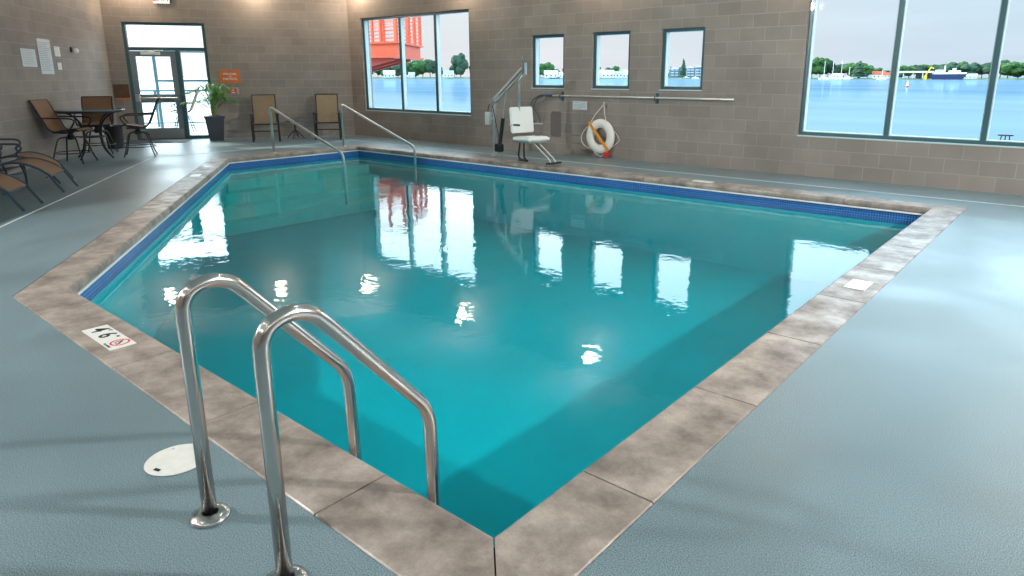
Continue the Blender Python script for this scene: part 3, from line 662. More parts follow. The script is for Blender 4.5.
# ------------------------------------------------------------------ stainless rails at the near corner
def near_rail(x, label):
    r = empty('grab_rail', (x, .825, 0), 0, label=label, cat='pool rail', group='stainless ladder rails at the near pool edge')
    prof = [(0, .0, .005), (0, 0, .725)]
    # swept arch
    arc = [(0, .0, .725), (0, .004, .77), (0, .026, .805), (0, .062, .822), (0, .108, .825), (0, .16, .806), (0, .205, .763)]
    arc = smooth_prof(arc, 4)
    pts = [Vector((0, 0, .003))] + arc + fillet([(0, .205, .763), (0, .582, .335), (0, .590, -.05)], .075, 8)[1:] + [Vector((0, .590, -.45))]
    bm = B(); tube(bm, pts, .0238, 24); obj('tube', bm, STEEL, r, smooth=True)
    bm = B(); lathe(bm, [(.026, .001), (.062, .001), (.066, .006), (.062, .014), (.040, .024), (.028, .026), (.026, .024)], 32); obj('floor_flange', bm, STEEL, r, smooth=True)
    bm = B(); lathe(bm, [(.0252, .27), (.0254, .275), (.0254, .295), (.0252, .30)], 20); obj('tape', bm, mat('blue_tape', (.06, .2, .5), .4), r, smooth=True) if False else bm.free()
    return r
near_rail(-2.135, 'stainless grab rail beside the round floor lid, left one of the near pair')
near_rail(-1.655, 'stainless grab rail nearest the pool corner, right one of the near pair')

# handrails at the entry steps
def step_rail(y, label):
    r = empty('handrail', (-12.43, y, 0), 0, label=label, cat='handrail', group='handrails at the far entry steps')
    pts = fillet([(0, 0, .004), (0, 0, .90), (2.33, 0, .14), (2.33, 0, -.75)], .11, 7)
    bm = B(); tube(bm, pts, .0235, 14); obj('tube', bm, STEEL2, r, smooth=True)
    bm = B(); lathe(bm, [(.024, .001), (.055, .001), (.058, .006), (.03, .022), (.024, .022)], 20); obj('floor_flange', bm, STEEL2, r, smooth=True)
    return r
step_rail(6.88, 'steel stair handrail in front of the left beige armchair'); step_rail(8.50, 'steel stair handrail in front of the right beige armchair, near the window corner')

# round skimmer lid and depth marker tiles
r = empty('skimmer_lid', (-2.588, .905, 0), .3, label='round white skimmer lid set in the deck by the grab rails', cat='lid')
bm = B(); lathe(bm, [(0, .0005), (.112, .0005), (.115, .004), (.105, .008), (0, .009)], 40); obj('cover', bm, mat('aged_white_plastic', (.78, .77, .72), .5, noise_amt=.04, nscale=30), r)
bm = B(); box(bm, -.014, .014, -.095, -.082, .0095, .0102); obj('finger_slot', bm, DARKRUB, r)
for k in range(3):
    a = k * 2.1 + .5; bm = B(); lathe(bm, [(0, .0102), (.005, .0102), (.006, .0085)], 8, (math.cos(a) * .085, math.sin(a) * .085, 0)); obj('screw', bm, STEEL2, r)
def marker(x, y, rz, w_, h_, label, sign=False, mark=None):
    r = empty('depth_marker', (x, y, .002), rz, label=label, cat='depth marker')
    bm = B(); box(bm, -w_ / 2, w_ / 2, -h_ / 2, h_ / 2, .0, .005, .001); obj('tile', bm, mat('glazed_white_tile', (.84, .84, .80), .3), r)
    return r
r = marker(-4.215, 1.205, 0, .45, .136, "white depth tile reading 4 6 with a red no-diving symbol on the left coping")
def mk(body, size, x, y, m_=BLACKINK): return text('lettering', body, size, m_, r, (x, y, .0056))
mk('4', .132, -.155, .002); mk('6', .132, -.03, .002); mk('FT', .026, -.105, .045); mk('IN', .026, .035, .038); mk('NO DIVING', .017, .145, -.056)
bm = B(); tube(bm, [(.145 + .046 * math.cos(a), .010 + .046 * math.sin(a), .0058) for a in [k * PI / 16 for k in range(32)]], .0052, 6, closed=True); tube(bm, [(.112, .043, .006), (.178, -.023, .006)], .004, 6)
for v in bm.verts: v.co.z = .0056 + (v.co.z - .0058) * .12 + .0004
obj('prohibition_ring', bm, REDINK, r)
bm = B(); tube(bm, smooth_prof([(.120, .0, .0058), (.135, .022, .0058), (.150, .012, .0058), (.168, -.006, .0058)], 4), .005, 6); lathe(bm, [(0, .0055), (.007, .0055), (.007, .0060), (0, .0060)], 10, (.127, .027, 0)); tube(bm, [(.120, -.012, .0058), (.135, -.006, .0058), (.15, -.014, .0058), (.165, -.008, .0058)], .0025, 5)
for v in bm.verts: v.co.z = .0056 + (v.co.z - .0058) * .1 + .0004
obj('diver_pictogram', bm, BLACKINK, r)
marker(-1.150, 5.05, PI / 2, .245, .14, 'blank white depth tile on the right coping next to the deck')
marker(-4.225, 8.86, 0, .30, .14, 'white depth tile on the far coping below the right small window')
marker(-10.42, 4.46, LA + PI, .25, .14, 'white depth tile on the left coping near the entry steps')

# ------------------------------------------------------------------ things on the window wall
# wall sconces with warm lamps
def sconce(loc, rz, label, group):
    r = empty('wall_sconce', loc, rz, label=label, cat='wall lamp', group=group)
    bm = B(); box(bm, -.06, .06, -.02, 0, -.12, .12, .008); obj('backplate', bm, STEEL2, r)
    bm = B(); lathe(bm, [(.17, .06), (.15, -.0), (.09, -.055), (0, -.075)], 24, (0, -.12, 0), .7); obj('shade', bm, mat('lit_glass_shade', (.9, .85, .75), .4, emit=(1, .95, .84), estr=9.0), r, smooth=True)
    ld = bpy.data.lights.new('lamp', 'POINT'); ld.energy = E_SCONCE; ld.color = (1, .74, .52); ld.shadow_soft_size = .1; lo = bpy.data.objects.new('lamp', ld); COL.objects.link(lo); lo.parent = r; lo.location = (0, -.32, -.02)
    return r
GS = 'warm wall sconces above the windows'
for x in (-14.19, -10.57, -7.03, -3.5, 0.05): sconce((x, WY, 3.50), 0, 'warm glowing wall sconce high above the windows', GS)
for s_ in (2.12, 4.67): sconce(dpt(s_, 3.55), DA, 'warm glowing wall sconce high on the door wall', 'warm wall sconces on the door wall')

# rescue pole on brackets
r = empty('rescue_pole', (-8.32, WY - .06, 1.11), 0, label='long grey rescue pole with hook held on brackets under the small windows', cat='rescue pole')
bm = B(); tube(bm, [(0, 0, 0), (3.82, 0, 0)], .0165, 10); obj('shaft', bm, mat('grey_aluminium', (.62, .66, .66), .4, .6), r, smooth=True)
bm = B(); tube(bm, smooth_prof([(.04, 0, 0), (-.10, 0, .01), (-.25, 0, -.04), (-.37, 0, -.15), (-.41, -.0, -.30), (-.36, -.02, -.44), (-.24, -.03, -.53), (-.15, -.03, -.54), (-.13, -.03, -.48), (-.20, -.03, -.36), (-.29, -.02, -.22), (-.22, -.01, -.06), (-.08, -.0, -.0)], 5), .010, 7); obj('hook', bm, BLUEM, r, smooth=True)
bm = B(); tube(bm, [(-.02, 0, 0), (.16, 0, 0)], .021, 10); obj('collar', bm, mat('blue_sleeve', (.03, .10, .28), .5), r)
for x in (-7.955, -5.905):
    k = empty('pole_bracket', (x, WY, 1.10), 0, label='dark blue pole bracket under the %s small window' % ('left' if x < -7 else 'right'), cat='bracket')
    bm = B(); box(bm, -.03, .03, -.012, 0, -.09, .09, .003); obj('backplate', bm, FRAME, k)
    bm = B(); tube(bm, fillet([(0, -.01, -.045), (0, -.105, -.045), (0, -.105, .04)], .02, 4), .011, 8); obj('cradle', bm, FRAME, k)
# plaque and grey patch
r = empty('wall_plaque', (-7.552, WY, .937), 0, label='small pale grey instruction plaque between the pool lift and the ring buoy', cat='sign')
bm = B(); box(bm, -.165, .165, -.008, 0, -.078, .078, .002); obj('plate', bm, mat('pale_plaque', (.60, .64, .66), .4), r)
bm = B()
for k, (a, b) in enumerate(((-.14, -.02), (.0, .14), (-.14, .10), (-.14, .13), (-.06, .13), (-.14, .04))): box(bm, a, b, -.010, -.008, .048 - k * .021, .056 - k * .021)
obj('print', bm, INK, r)
r = empty('cover_panel', (-8.12, WY, .565), 0, label='dull grey-brown cover panel on the wall behind the lift seat, below the pole hook', cat='panel')
bm = B(); box(bm, -.126, .126, -.012, 0, -.245, .245, .003); obj('plate', bm, mat('grey_brown_cover', (.15, .135, .125), .6), r)
bm = B()
for a, b in ((-.11, .23), (.11, .23), (-.11, -.23), (.11, -.23)): box(bm, a - .006, a + .006, -.015, -.012, b - .006, b + .006)
obj('screw', bm, STEEL2, r)
# ring buoy hanging from a hook
r = empty('ring_hook', (-6.975, WY, .985), 0, label='small steel wall hook above the white ring buoy', cat='hook')
bm = B(); box(bm, -.045, -.02, -.01, 0, -.05, .03, .002); box(bm, .02, .045, -.01, 0, -.05, .05, .002); box(bm, -.045, .045, -.012, -.006, -.02, .0, .001); obj('backplate', bm, STEEL2, r)
bm = B(); tube(bm, fillet([(0, -.005, -.01), (0, -.06, -.02), (0, -.07, .02)], .02, 4), .007, 8); obj('prong', bm, STEEL2, r)
r = empty('ring_buoy', (-7.02, WY - .075, .395), 0, label='white ring buoy with orange strap hanging on the wall right of the pool lift', cat='ring buoy')
bm = B(); 
for k in range(48):
    pass
ringp = [(.225 * math.cos(2 * PI * k / 48), 0, .235 * math.sin(2 * PI * k / 48)) for k in range(48)]
tube(bm, ringp, .083, 16, closed=True)
for v in bm.verts: v.co.y *= .72
obj('ring', bm, mat('white_foam_vinyl', (.80, .80, .77), .45), r, smooth=True)
bm = B(); d_ = Vector((.70, 0, -.714)); obox(bm, (-.0, -.067, 0), (.67, 0, -.742), (0, 1, 0), (.742, 0, .67), .335, .005, .026); obj('strap', bm, ORANGE, r)
bm = B(); tube(bm, smooth_prof([(-.20, -.02, .22), (-.36, -.0, .10), (-.43, .0, -.02), (-.42, .0, -.12), (-.34, -.0, -.20), (-.21, -.03, -.23)], 5), .007, 6)
tube(bm, smooth_prof([(.19, -.02, .21), (.33, 0, .08), (.41, 0, -.04), (.33, 0, -.13), (.20, -.03, -.22)], 5), .007, 6)
tube(bm, smooth_prof([(-.14, -.03, -.26), (-.06, -.02, -.335), (.05, -.02, -.36), (.12, -.03, -.27)], 5), .007, 6); obj('grab_line', bm, ROPE, r, smooth=True)
bm = B(); tube(bm, [(-.20, -.04, .24), (-.12, -.035, .37), (.04, .01, .575)], .007, 6); tube(bm, [(.15, -.04, .27), (.10, -.03, .40), (.05, .01, .575)], .007, 6); obj('hanging_line', bm, ROPE, r)
bm = B(); box(bm, .10, .22, -.065, -.015, -.36, -.28, .02); box(bm, .14, .18, -.055, -.03, -.39, -.35, .01); obj('safety_light', bm, RED, r)

# ------------------------------------------------------------------ pool lift
r = empty('pool_lift', (-8.71, 9.29, 0), 0, label='pool access lift with white seat on a steel mast at the far pool edge', cat='pool lift')
def L_(x, y, z): return (x + 8.71, y - 9.29, z)
bm = B(); tube(bm, [(0, 0, .01), (0, 0, .97)], .038, 16); lathe(bm, [(.085, .001), (.085, .012), (.05, .016), (.05, .06), (.039, .07)], 20); obj('mast', bm, STEEL2, r, smooth=False)
bm = B(); box(bm, -.055, .055, -.05, .05, .93, 1.04, .01); obox(bm, (.035, 0, 1.02), (1, -.28, .62), (0, 1, 0), (-.62, 0, 1), .09, .045, .03); obj('mast_head', bm, STEEL2, r)
p0 = Vector((.01, -.01, 1.02)); p1 = Vector(L_(-7.72, 9.0, 1.60)); dv_ = (p1 - p0).normalized(); sd_ = dv_.cross(Vector((0, 0, 1))).normalized(); up_ = sd_.cross(dv_)
bm = B(); L2_ = (p1 - p0).length / 2; mid = (p0 + p1) / 2
obox(bm, mid + up_ * .035, dv_, sd_, up_, L2_, .025, .022); obj('boom', bm, STEEL2, r)
bm = B(); obox(bm, mid - up_ * .035, dv_, sd_, up_, L2_, .018, .014); obj('parallel_link', bm, STEEL2, r)
bm = B(); obox(bm, p1 + Vector((0, 0, 0)), (1, 0, 0), (0, 1, 0), (0, 0, 1), .03, .035, .10); tube(bm, [p1 + Vector((-.0, 0, .09)), p1 + Vector((-.05, 0, .21))], .007, 6); obj('end_bracket', bm, STEEL2, r)
bm = B(); tube(bm, fillet([p1 + Vector((0, 0, -.06)), L_(-7.84, 9.0, 1.38), L_(-7.85, 9.0, .50)], .06, 5), .022, 12); obj('hanger', bm, STEEL2, r, smooth=True)
bm = B(); tube(bm, [(.14, -.03, .16), (.27, -.06, .72)], .036, 12); obj('actuator', bm, BLACKM, r)
bm = B(); tube(bm, [(.265, -.06, .70), (.385, -.085, 1.22)], .013, 8); obj('actuator_rod', bm, STEEL2, r)
bm = B(); box(bm, .05, .21, -.08, .03, .09, .24, .025); obox(bm, (.04, 0, .14), (1, 0, 0), (0, 1, 0), (0, 0, 1), .08, .02, .03); obj('motor_housing', bm, BLACKM, r)
bm = B(); box(bm, -.21, -.09, -.05, .03, .58, .82, .015); box(bm, -.09, -.03, -.015, .015, .68, .72); obj('battery_box', bm, mat('pale_grey_plastic', (.60, .66, .66), .4), r)
bm = B(); tube(bm, smooth_prof([(-.15, -.02, .82), (-.13, -.02, .93), (-.05, -.03, .97), (.0, -.04, .9), (.10, -.05, .55), (.17, -.05, .30)], 5), .007, 6); obj('cable', bm, BLACKM, r, smooth=True)
# seat unit: local frame rotated to face along the pool
sr = R(-12); ca, sa = math.cos(sr), math.sin(sr)
SC = Vector(L_(-7.62, 9.0, 0))
def seat_pt(x, y, z): return (SC.x + x * ca - y * sa, SC.y + x * sa + y * ca, z)
def xf(bm): 
    for v in bm.verts: v.co = Vector(seat_pt(*v.co))
    return bm
bm = B(); box(bm, -.17, .30, -.24, .24, .385, .445, .025); box(bm, .10, .28, -.20, .20, .43, .46, .012); obj('seat', xf(bm), WHITE, r)
bm = B(); obox(bm, (-.21, -.0, .725), (1, 0, .12), (0, 1, 0), (-.12, 0, 1), .028, .25, .225)
es = list(bm.edges); bmesh.ops.bevel(bm, geom=es, offset=.02, segments=3, affect='EDGES')
obj('backrest', xf(bm), WHITE, r)
bm = B(); tube(bm, [(-.2, -.27, .65), (-.02, -.28, .66)], .012, 8); obj('armrest_bar', xf(bm), STEEL2, r); bm = B(); tube(bm, [(-.06, -.28, .655), (.10, -.285, .66)], .018, 8); obj('armrest_grip', xf(bm), BLACKM, r)
bm = B(); tube(bm, [(-.2, .27, .65), (.05, .28, .66)], .012, 8); obj('armrest_bar', xf(bm), STEEL2, r)
bm = B(); box(bm, -.15, .26, -.20, .20, .35, .386, .01); obj('seat_pan', xf(bm), STEEL2, r)
bm = B(); tube(bm, fillet([(-.02, -.18, .37), (-.06, -.19, .10), (.02, -.18, .05)], .05), .016, 8); tube(bm, fillet([(.06, -.16, .37), (.08, -.17, .10), (.12, -.16, .06)], .04), .016, 8); box(bm, -.06, .15, -.20, -.13, .03, .065, .01); obj('safety_strap', xf(bm), DARKRUB, r)
bm = B(); tube(bm, [(.16, -.05, .37), (.60, -.05, .12), (.66, -.05, .06)], .010, 8); tube(bm, [(.16, .06, .37), (.60, .06, .12), (.66, .06, .06)], .010, 8); obj('footrest_rod', xf(bm), mat('white_tube', (.72, .72, .68), .4), r)
bm = B(); obox(bm, seat_pt(.68, 0, .045), (ca, sa, .10), (-sa, ca, 0), (0, 0, 1), .05, .13, .014); obj('footrest', bm, DARKRUB, r)

# ------------------------------------------------------------------ door wall fittings
r = empty('welcome_sign', dpt(2.83, 1.465), DA, label='orange sign with white lettering on the wall above the fire alarm', cat='sign')
bm = B(); box(bm, -.23, .23, -.018, 0, -.155, .155, .003); obj('panel', bm, mat('burnt_orange_panel', (.62, .17, .05), .5, noise_amt=.08, nscale=12), r)
for k, (t_, sz) in enumerate((('WELCOME', .062), ('TO', .045), ('THE POOL', .070))): text('lettering', t_, sz, WPAINT, r, (0, -.0185, .058 - k * .058), (PI / 2, 0, 0))
r = empty('fire_alarm', dpt(2.79, 1.125), DA, label='red and white fire alarm strobe on the wall beside the potted palm', cat='fire alarm')
bm = B(); box(bm, -.075, .075, -.045, 0, -.065, .065, .008); obj('housing', bm, RED, r); bm = B(); box(bm, -.03, .03, -.062, -.045, .0, .045, .006); box(bm, -.045, .045, -.05, -.045, -.05, -.02); obj('strobe', bm, WPAINT, r)
bm = B(); box(bm, -.09, .13, -.012, 0, -.085, .085, .003); obj('back_box', bm, STEEL2, r)
r = empty('exit_sign', dpt(4.10, 3.20), DA, label='white exit sign with red letters above the glass door', cat='exit sign')
bm = B(); box(bm, -.165, .165, -.06, 0, -.105, .105, .006); obj('housing', bm, mat('lit_white_acrylic', (.9, .9, .88), .4, emit=(1, .95, .92), estr=.5), r)
text('lettering', 'EXIT', .17, mat('lit_red_letters', (.8, .02, .03), .4, emit=(1, .02, .04), estr=.5), r, (0, -.0605, -.005), (PI / 2, 0, 0))
bm = B(); box(bm, .165, .185, -.05, -.01, -.10, .10, .004); obj('end_cap', bm, BLACKM, r)
r = empty('brown_panel', dpt(5.18, 1.13, -.002), DA, label='brown panel with orange glow painted along its lower edge on the wall left of the door', cat='panel')
bm = B(); box(bm, -.155, .155, -.03, 0, -.15, .16, .004); obj('board', bm, mat('mottled_brown', (.11, .055, .035), .5, noise_amt=.2, nscale=9), r)  # plain brown board with randomly varied tone
bm = B(); box(bm, -.155, .155, -.035, -.005, -.18, -.15, .003); obj('lit_edge', bm, mat('orange_edge_glow', (.75, .22, .05), .4), r)  # light along the lower edge put into this strip's orange colour
# door mat
r = empty('door_mat', dpt(4.35, 0, -.55), DA, label='dark grey entrance mat in front of the glass door', cat='mat')
bm = B(); box(bm, -.75, .55, -.42, .42, .0, .012, .003); obj('mat', bm, mat('charcoal_carpet', (.045, .05, .06), .95, noise_amt=.3, nscale=90), r)
bm = B()
for a, b, c, d in ((-.76, .56, -.43, -.40), (-.76, .56, .40, .43), (-.76, -.73, -.43, .43), (.53, .56, -.43, .43)): box(bm, a, b, c, d, 0, .008, .002)
obj('rubber_edge', bm, DARKRUB, r)

# potted palm
pc = dpt(3.20, 0, -.50)
r = empty('planter', pc, DA + .15, label='tall square charcoal planter beside the glass door', cat='planter')
POTM = mat('charcoal_planter', (.055, .065, .08), .4)
bm = B()
def frustum(bm, z0, a, z1, b): 
    v = [bm.verts.new((sx_ * q, sy_ * q, z)) for z, q in ((z0, a), (z1, b)) for sx_, sy_ in ((-1, -1), (1, -1), (1, 1), (-1, 1))]
    for f in ((0, 1, 2, 3), (4, 5, 6, 7), (0, 1, 5, 4), (1, 2, 6, 5), (2, 3, 7, 6), (3, 0, 4, 7)): bm.faces.new([v[i] for i in f])
frustum(bm, 0, .150, .52, .205); frustum(bm, .52, .222, .57, .225); obj('pot', bm, POTM, r)
bm = B(); lathe(bm, [(.17, .571), (.1, .583), (0, .59)], 12); obj('soil', bm, mat('soil', (.03, .02, .012), .95), r)
r = empty('palm', Vector((pc.x, pc.y, .58)), 0, label='bright green areca palm growing in the charcoal planter', cat='plant')
PALM = mat('palm_green', (.07, .28, .03), .55, noise_amt=.35, nscale=8)
rnd = random.Random(5); bl = B(); bs = B()
for k in range(17):
    a = k * 2.4 + rnd.uniform(-.3, .3); lean = rnd.uniform(.14, .50); lean = lean * .55 if math.cos(a - DA - PI / 2) > .25 else lean; ht = rnd.uniform(.40, .82) * (1.1 - lean * .55)
    pts = smooth_prof([(0.03 * math.cos(a), .03 * math.sin(a), 0), (lean * .3 * math.cos(a), lean * .3 * math.sin(a), ht * .55), (lean * .75 * math.cos(a), lean * .75 * math.sin(a), ht * .92), (lean * 1.25 * math.cos(a), lean * 1.25 * math.sin(a), ht * .86)], 6)
    tube(bs, pts, .007, 5, r2=.002)
    for i in range(5, len(pts)):
        p = pts[i]; t = (pts[min(i + 1, len(pts) - 1)] - pts[i - 1]).normalized(); s_ = t.cross(Vector((0, 0, 1)))
        if s_.length < .05: s_ = Vector((math.sin(a), -math.cos(a), 0))
        s_.normalize()
        for sg in (-1, 1):
            for hh in (0, .5):
                ln = rnd.uniform(.11, .2); d = (s_ * sg + t * .8 + Vector((0, 0, rnd.uniform(-.4, .1)))).normalized(); q = p + t * hh * .04; w_ = d.cross(Vector((0, 0, 1))).normalized() * .011
                m0 = q + d * ln * .5 + Vector((0, 0, .008)); e_ = q + d * ln + Vector((0, 0, -.03)); th_ = Vector((0, 0, .0015))
                v = [bl.verts.new(q), bl.verts.new(m0 + w_), bl.verts.new(e_), bl.verts.new(m0 - w_), bl.verts.new(q - th_), bl.verts.new(m0 + w_ - th_), bl.verts.new(e_ - th_), bl.verts.new(m0 - w_ - th_)]
                bl.faces.new(v[:4]); bl.faces.new(v[4:][::-1])
                for j in range(4): bl.faces.new((v[j], v[(j + 1) % 4], v[4 + (j + 1) % 4], v[4 + j]))
obj('fronds', bl, PALM, r); obj('stems', bs, mat('palm_stem', (.18, .26, .06), .6), r)

# ------------------------------------------------------------------ left wall notices
def lpt(s, z, y=0):
    p = Matrix.Translation(CL) @ Matrix.Rotation(LA, 4, 'Z') @ Vector((-s, y, z)); return p
def notice(s0, s1, z0, z1, label, lines, m_=PAPER, cols=1):
    w_ = s1 - s0; h_ = z1 - z0; r = empty('notice', lpt((s0 + s1) / 2, (z0 + z1) / 2), LA, label=label, cat='notice')
    bm = B(); box(bm, -w_ / 2, w_ / 2, -.006, 0, -h_ / 2, h_ / 2, .001); obj('sheet', bm, m_, r)
    bm = B(); rr = random.Random(int(s0 * 100))
    for k in range(lines):
        z = h_ / 2 - h_ * (.10 + .84 * k / lines); t_ = h_ * .012 + .003; e_ = w_ / 2 - w_ * rr.uniform(.07, .35)
        box(bm, -w_ * .43, e_, -.0075, -.006, z - t_, z)
    obj('print', bm, INK, r); return r
notice(4.08, 4.66, 1.625, 1.92, 'wide printed notice, leftmost on the left wall', 7)
notice(3.36, 3.93, 1.51, 2.115, 'tallest printed notice with many lines on the left wall', 16)
notice(2.92, 3.19, 1.83, 2.01, 'small white notice, upper one right of the tall notice', 4, WPAINT)
notice(2.95, 3.14, 1.59, 1.72, 'small white notice, lower one right of the tall notice', 3, WPAINT)
r = empty('wall_camera', lpt(2.32, 1.98), LA, label='small white and black wall device to the right of the notices', cat='device')
bm = B(); box(bm, -.04, .04, -.03, 0, -.05, .05, .006); obj('mount', bm, BLACKM, r)
bm = B(); lathe(bm, [(0, -.06), (.05, -.05), (.06, -.01), (.045, .03), (0, .035)], 16, (.03, -.07, -.01)); obj('housing', bm, WHITE, r, smooth=True)

# ------------------------------------------------------------------ armchairs by the door wall
def armchair(name='armchair'):
    r = empty(name)
    W_ = .24
    seatp = smooth_prof([(.24, .40), (.10, .405), (-.08, .375), (-.16, .37)], 4); backp = smooth_prof([(-.16, .40), (-.20, .55), (-.26, .80), (-.33, 1.04)], 4)
    bm = B(); sheet(bm, seatp, -W_, W_, .006); obj('seat', bm, SLINGL, r)
    bm = B(); sheet(bm, backp, -W_, W_, .006); obj('backrest', bm, SLINGL, r)
    bm = B(); tube(bm, [(.26, -W_, .40), (.26, W_, .40)], .014, 8); tube(bm, [(-.335, -W_, 1.045), (-.335, W_, 1.045)], .013, 8); tube(bm, [(.27, -W_ - .02, .24), (.27, W_ + .02, .24)], .012, 8)
    for sy_ in (-1, 1):
        y = sy_ * (W_ + .012); tube(bm, [(.27, y, .40)] + [(p[0], y, p[1]) for p in seatp] , .014, 8); tube(bm, [(p[0], y, p[1]) for p in backp] + [(-.34, y, 1.05)], .014, 8)
    obj('sling_frame', bm, BLACKM, r)
    for sy_ in (-1, 1):
        y = sy_ * (W_ + .045)
        bm = B(); tube(bm, fillet([(.30, y, .0), (.27, y, .58), (.20, y, .62)], .04, 4), .022, 8); obj('front_leg', bm, BLACKM, r)
        bm = B(); tube(bm, fillet([(-.34, y, .0), (-.20, y, .45), (-.23, y, .62)], .05, 4), .020, 8); obj('rear_leg', bm, BLACKM, r)
        bm = B(); ap = smooth_prof([(.30, .615), (.22, .645), (.0, .635), (-.24, .62)], 4)
        for sgn in (0,): sheet(bm, ap, y - .028, y + .028, .026)
        obj('armrest', bm, BLACKM, r)
    return r
c1 = armchair(); c1.location = (-14.95, 8.13, 0); c1.rotation_euler = (0, 0, R(-30)); tag(c1, 'beige sling armchair by the wall nearer the potted palm', 'armchair', 'beige sling armchairs along the door wall')
c2 = copy_tree(c1); c2.location = (-14.30, 9.37, 0); c2.rotation_euler = (0, 0, R(-36)); tag(c2, 'beige sling armchair by the wall nearer the window corner', 'armchair', 'beige sling armchairs along the door wall')
r = empty('side_table', (-14.95, 8.88, 0), .3, label='small dark round side table between the two beige armchairs', cat='table')
bm = B(); lathe(bm, [(0, .415), (.22, .415), (.225, .425), (.22, .44), (0, .44)], 28); obj('tabletop', bm, BLUEM, r)
bm = B(); tube(bm, [(0, 0, .16), (0, 0, .415)], .022, 10); obj('column', bm, BLACKM, r)
for k in range(4):
    a = k * PI / 2 + .4; bm = B(); tube(bm, smooth_prof([(0, 0, .20), (.08 * math.cos(a), .08 * math.sin(a), .15), (.2 * math.cos(a), .2 * math.sin(a), .011)], 4), .012, 7); obj('leg', bm, BLACKM, r)

# ------------------------------------------------------------------ high table with swivel chairs
r = empty('high_table', (-14.09, 4.30, 0), 0, label='round high patio table with curved black legs near the left wall', cat='table')
bm = B(); lathe(bm, [(0, .862), (.53, .862), (.56, .868), (.565, .88), (.555, .89), (0, .89)], 48); obj('tabletop', bm, mat('blue_grey_glass_top', (.13, .20, .26), .12, coat=.6), r)
bm = B(); tube(bm, [(.52 * math.cos(k * PI / 20), .52 * math.sin(k * PI / 20), .85) for k in range(40)], .014, 6, closed=True); tube(bm, [(.2 * math.cos(k * PI / 10), .2 * math.sin(k * PI / 10), .40) for k in range(20)], .010, 6, closed=True); obj('rim_frame', bm, BLACKM, r)
for k in range(4):
    a = k * PI / 2 + .55; c_, s_ = math.cos(a), math.sin(a); bm = B()
    tube(bm, [Vector((q * c_, q * s_, z)) for q, z in smooth_prof([(.51, .845), (.40, .80), (.24, .66), (.18, .45), (.22, .2), (.36, .014)], 5)], .0165, 8); obj('leg', bm, BLACKM, r)
bm = B(); tube(bm, [(0, 0, .39), (0, 0, .42)], .05, 10)
for k in range(2):
    a = k * PI / 2 + .55; tube(bm, [(-.2 * math.cos(a), -.2 * math.sin(a), .405), (.2 * math.cos(a), .2 * math.sin(a), .405)], .010, 6)
obj('cross_brace', bm, BLACKM, r)
def swivel():
    r = empty('swivel_chair'); W_ = .24
    prof = smooth_prof([(.25, .57), (.18, .60), (.0, .575), (-.12, .555), (-.20, .60), (-.26, .72), (-.33, .88), (-.39, 1.02), (-.43, 1.08)], 4)
    i = 14
    bm = B(); sheet(bm, prof[:i + 1], -W_, W_, .006); obj('seat', bm, SLING, r)
    bm = B(); sheet(bm, prof[i:], -W_, W_, .006); obj('backrest', bm, SLING, r)
    bm = B()
    for sy_ in (-1, 1): tube(bm, [(p[0], sy_ * (W_ + .012), p[1]) for p in prof], .014, 8)
    tube(bm, [(.25, -W_, .57), (.25, W_, .57)], .012, 8); tube(bm, [(-.43, -W_, 1.08), (-.43, W_, 1.08)], .012, 8); box(bm, -.16, .16, -.25, -.21, .53, .56, .005); box(bm, -.16, .16, .21, .25, .53, .56, .005); box(bm, -.05, .05, -.25, .25, .525, .55, .004)
    obj('sling_frame', bm, BLACKM, r)
    for sy_ in (-1, 1):
        y = sy_ * (W_ + .05); bm = B(); tube(bm, smooth_prof([(-.285, y, .79), (-.10, y, .785), (.12, y, .78), (.20, y, .765), (.225, y, .73), (.19, y, .66), (.12, y, .575)], 4), .013, 8); obj('arm', bm, BLACKM, r)
    bm = B(); lathe(bm, [(.05, .44), (.06, .47), (.035, .50), (.035, .53), (0, .53)], 14); lathe(bm, [(0, .40), (.05, .41), (.05, .44)], 14); obj('swivel_post', bm, BLACKM, r)
    for k in range(4):
        a = k * PI / 2 + PI / 4; c_, s_ = math.cos(a), math.sin(a); bm = B(); tube(bm, [Vector((q * c_, q * s_, z)) for q, z in smooth_prof([(.03, .44), (.12, .45), (.20, .42), (.25, .30), (.31, .12), (.36, .012)], 4)], .013, 8); obj('leg', bm, BLACKM, r)
    bm = B(); tube(bm, [(.275 * math.cos(k * PI / 12), .275 * math.sin(k * PI / 12), .19) for k in range(24)], .009, 6, closed=True); obj('foot_ring', bm, BLACKM, r)
    return r
s1 = swivel(); s1.location = (-13.60, 3.82, 0); s1.rotation_euler = (0, 0, R(48)); GC = 'brown sling swivel chairs around the high table'
tag(s1, 'brown sling swivel chair on the left side of the high table, seen in profile', 'chair', GC)
s2 = copy_tree(s1); s2.location = (-13.86, 4.98, 0); s2.rotation_euler = (0, 0, R(246)); tag(s2, 'brown sling swivel chair right of the high table, in front of the glass door', 'chair', GC)
s3 = copy_tree(s1); s3.location = (-14.85, 4.62, 0); s3.rotation_euler = (0, 0, R(-28)); tag(s3, 'brown sling swivel chair behind the high table, facing the pool', 'chair', GC)
s4 = copy_tree(s1); s4.location = dpt(4.45, -.03, 2.6); s4.rotation_euler = (0, 0, R(-120)); tag(s4, 'sling chair on the terrace outside, seen through the glass beside the door', 'chair')
r = empty('waste_bin', (-15.80, 5.22, 0), DA, label='dark waste bin standing behind the high table near the door', cat='bin')
bm = B(); lathe(bm, [(0, .0), (.15, .0), (.17, .44), (.18, .45), (.16, .46), (.15, .42), (.13, .05), (0, .05)], 24); obj('body', bm, DARKRUB, r)
bm = B(); lathe(bm, [(.182, .44), (.186, .47), (.176, .472), (.172, .45)], 24); obj('rim', bm, BLACKM, r)

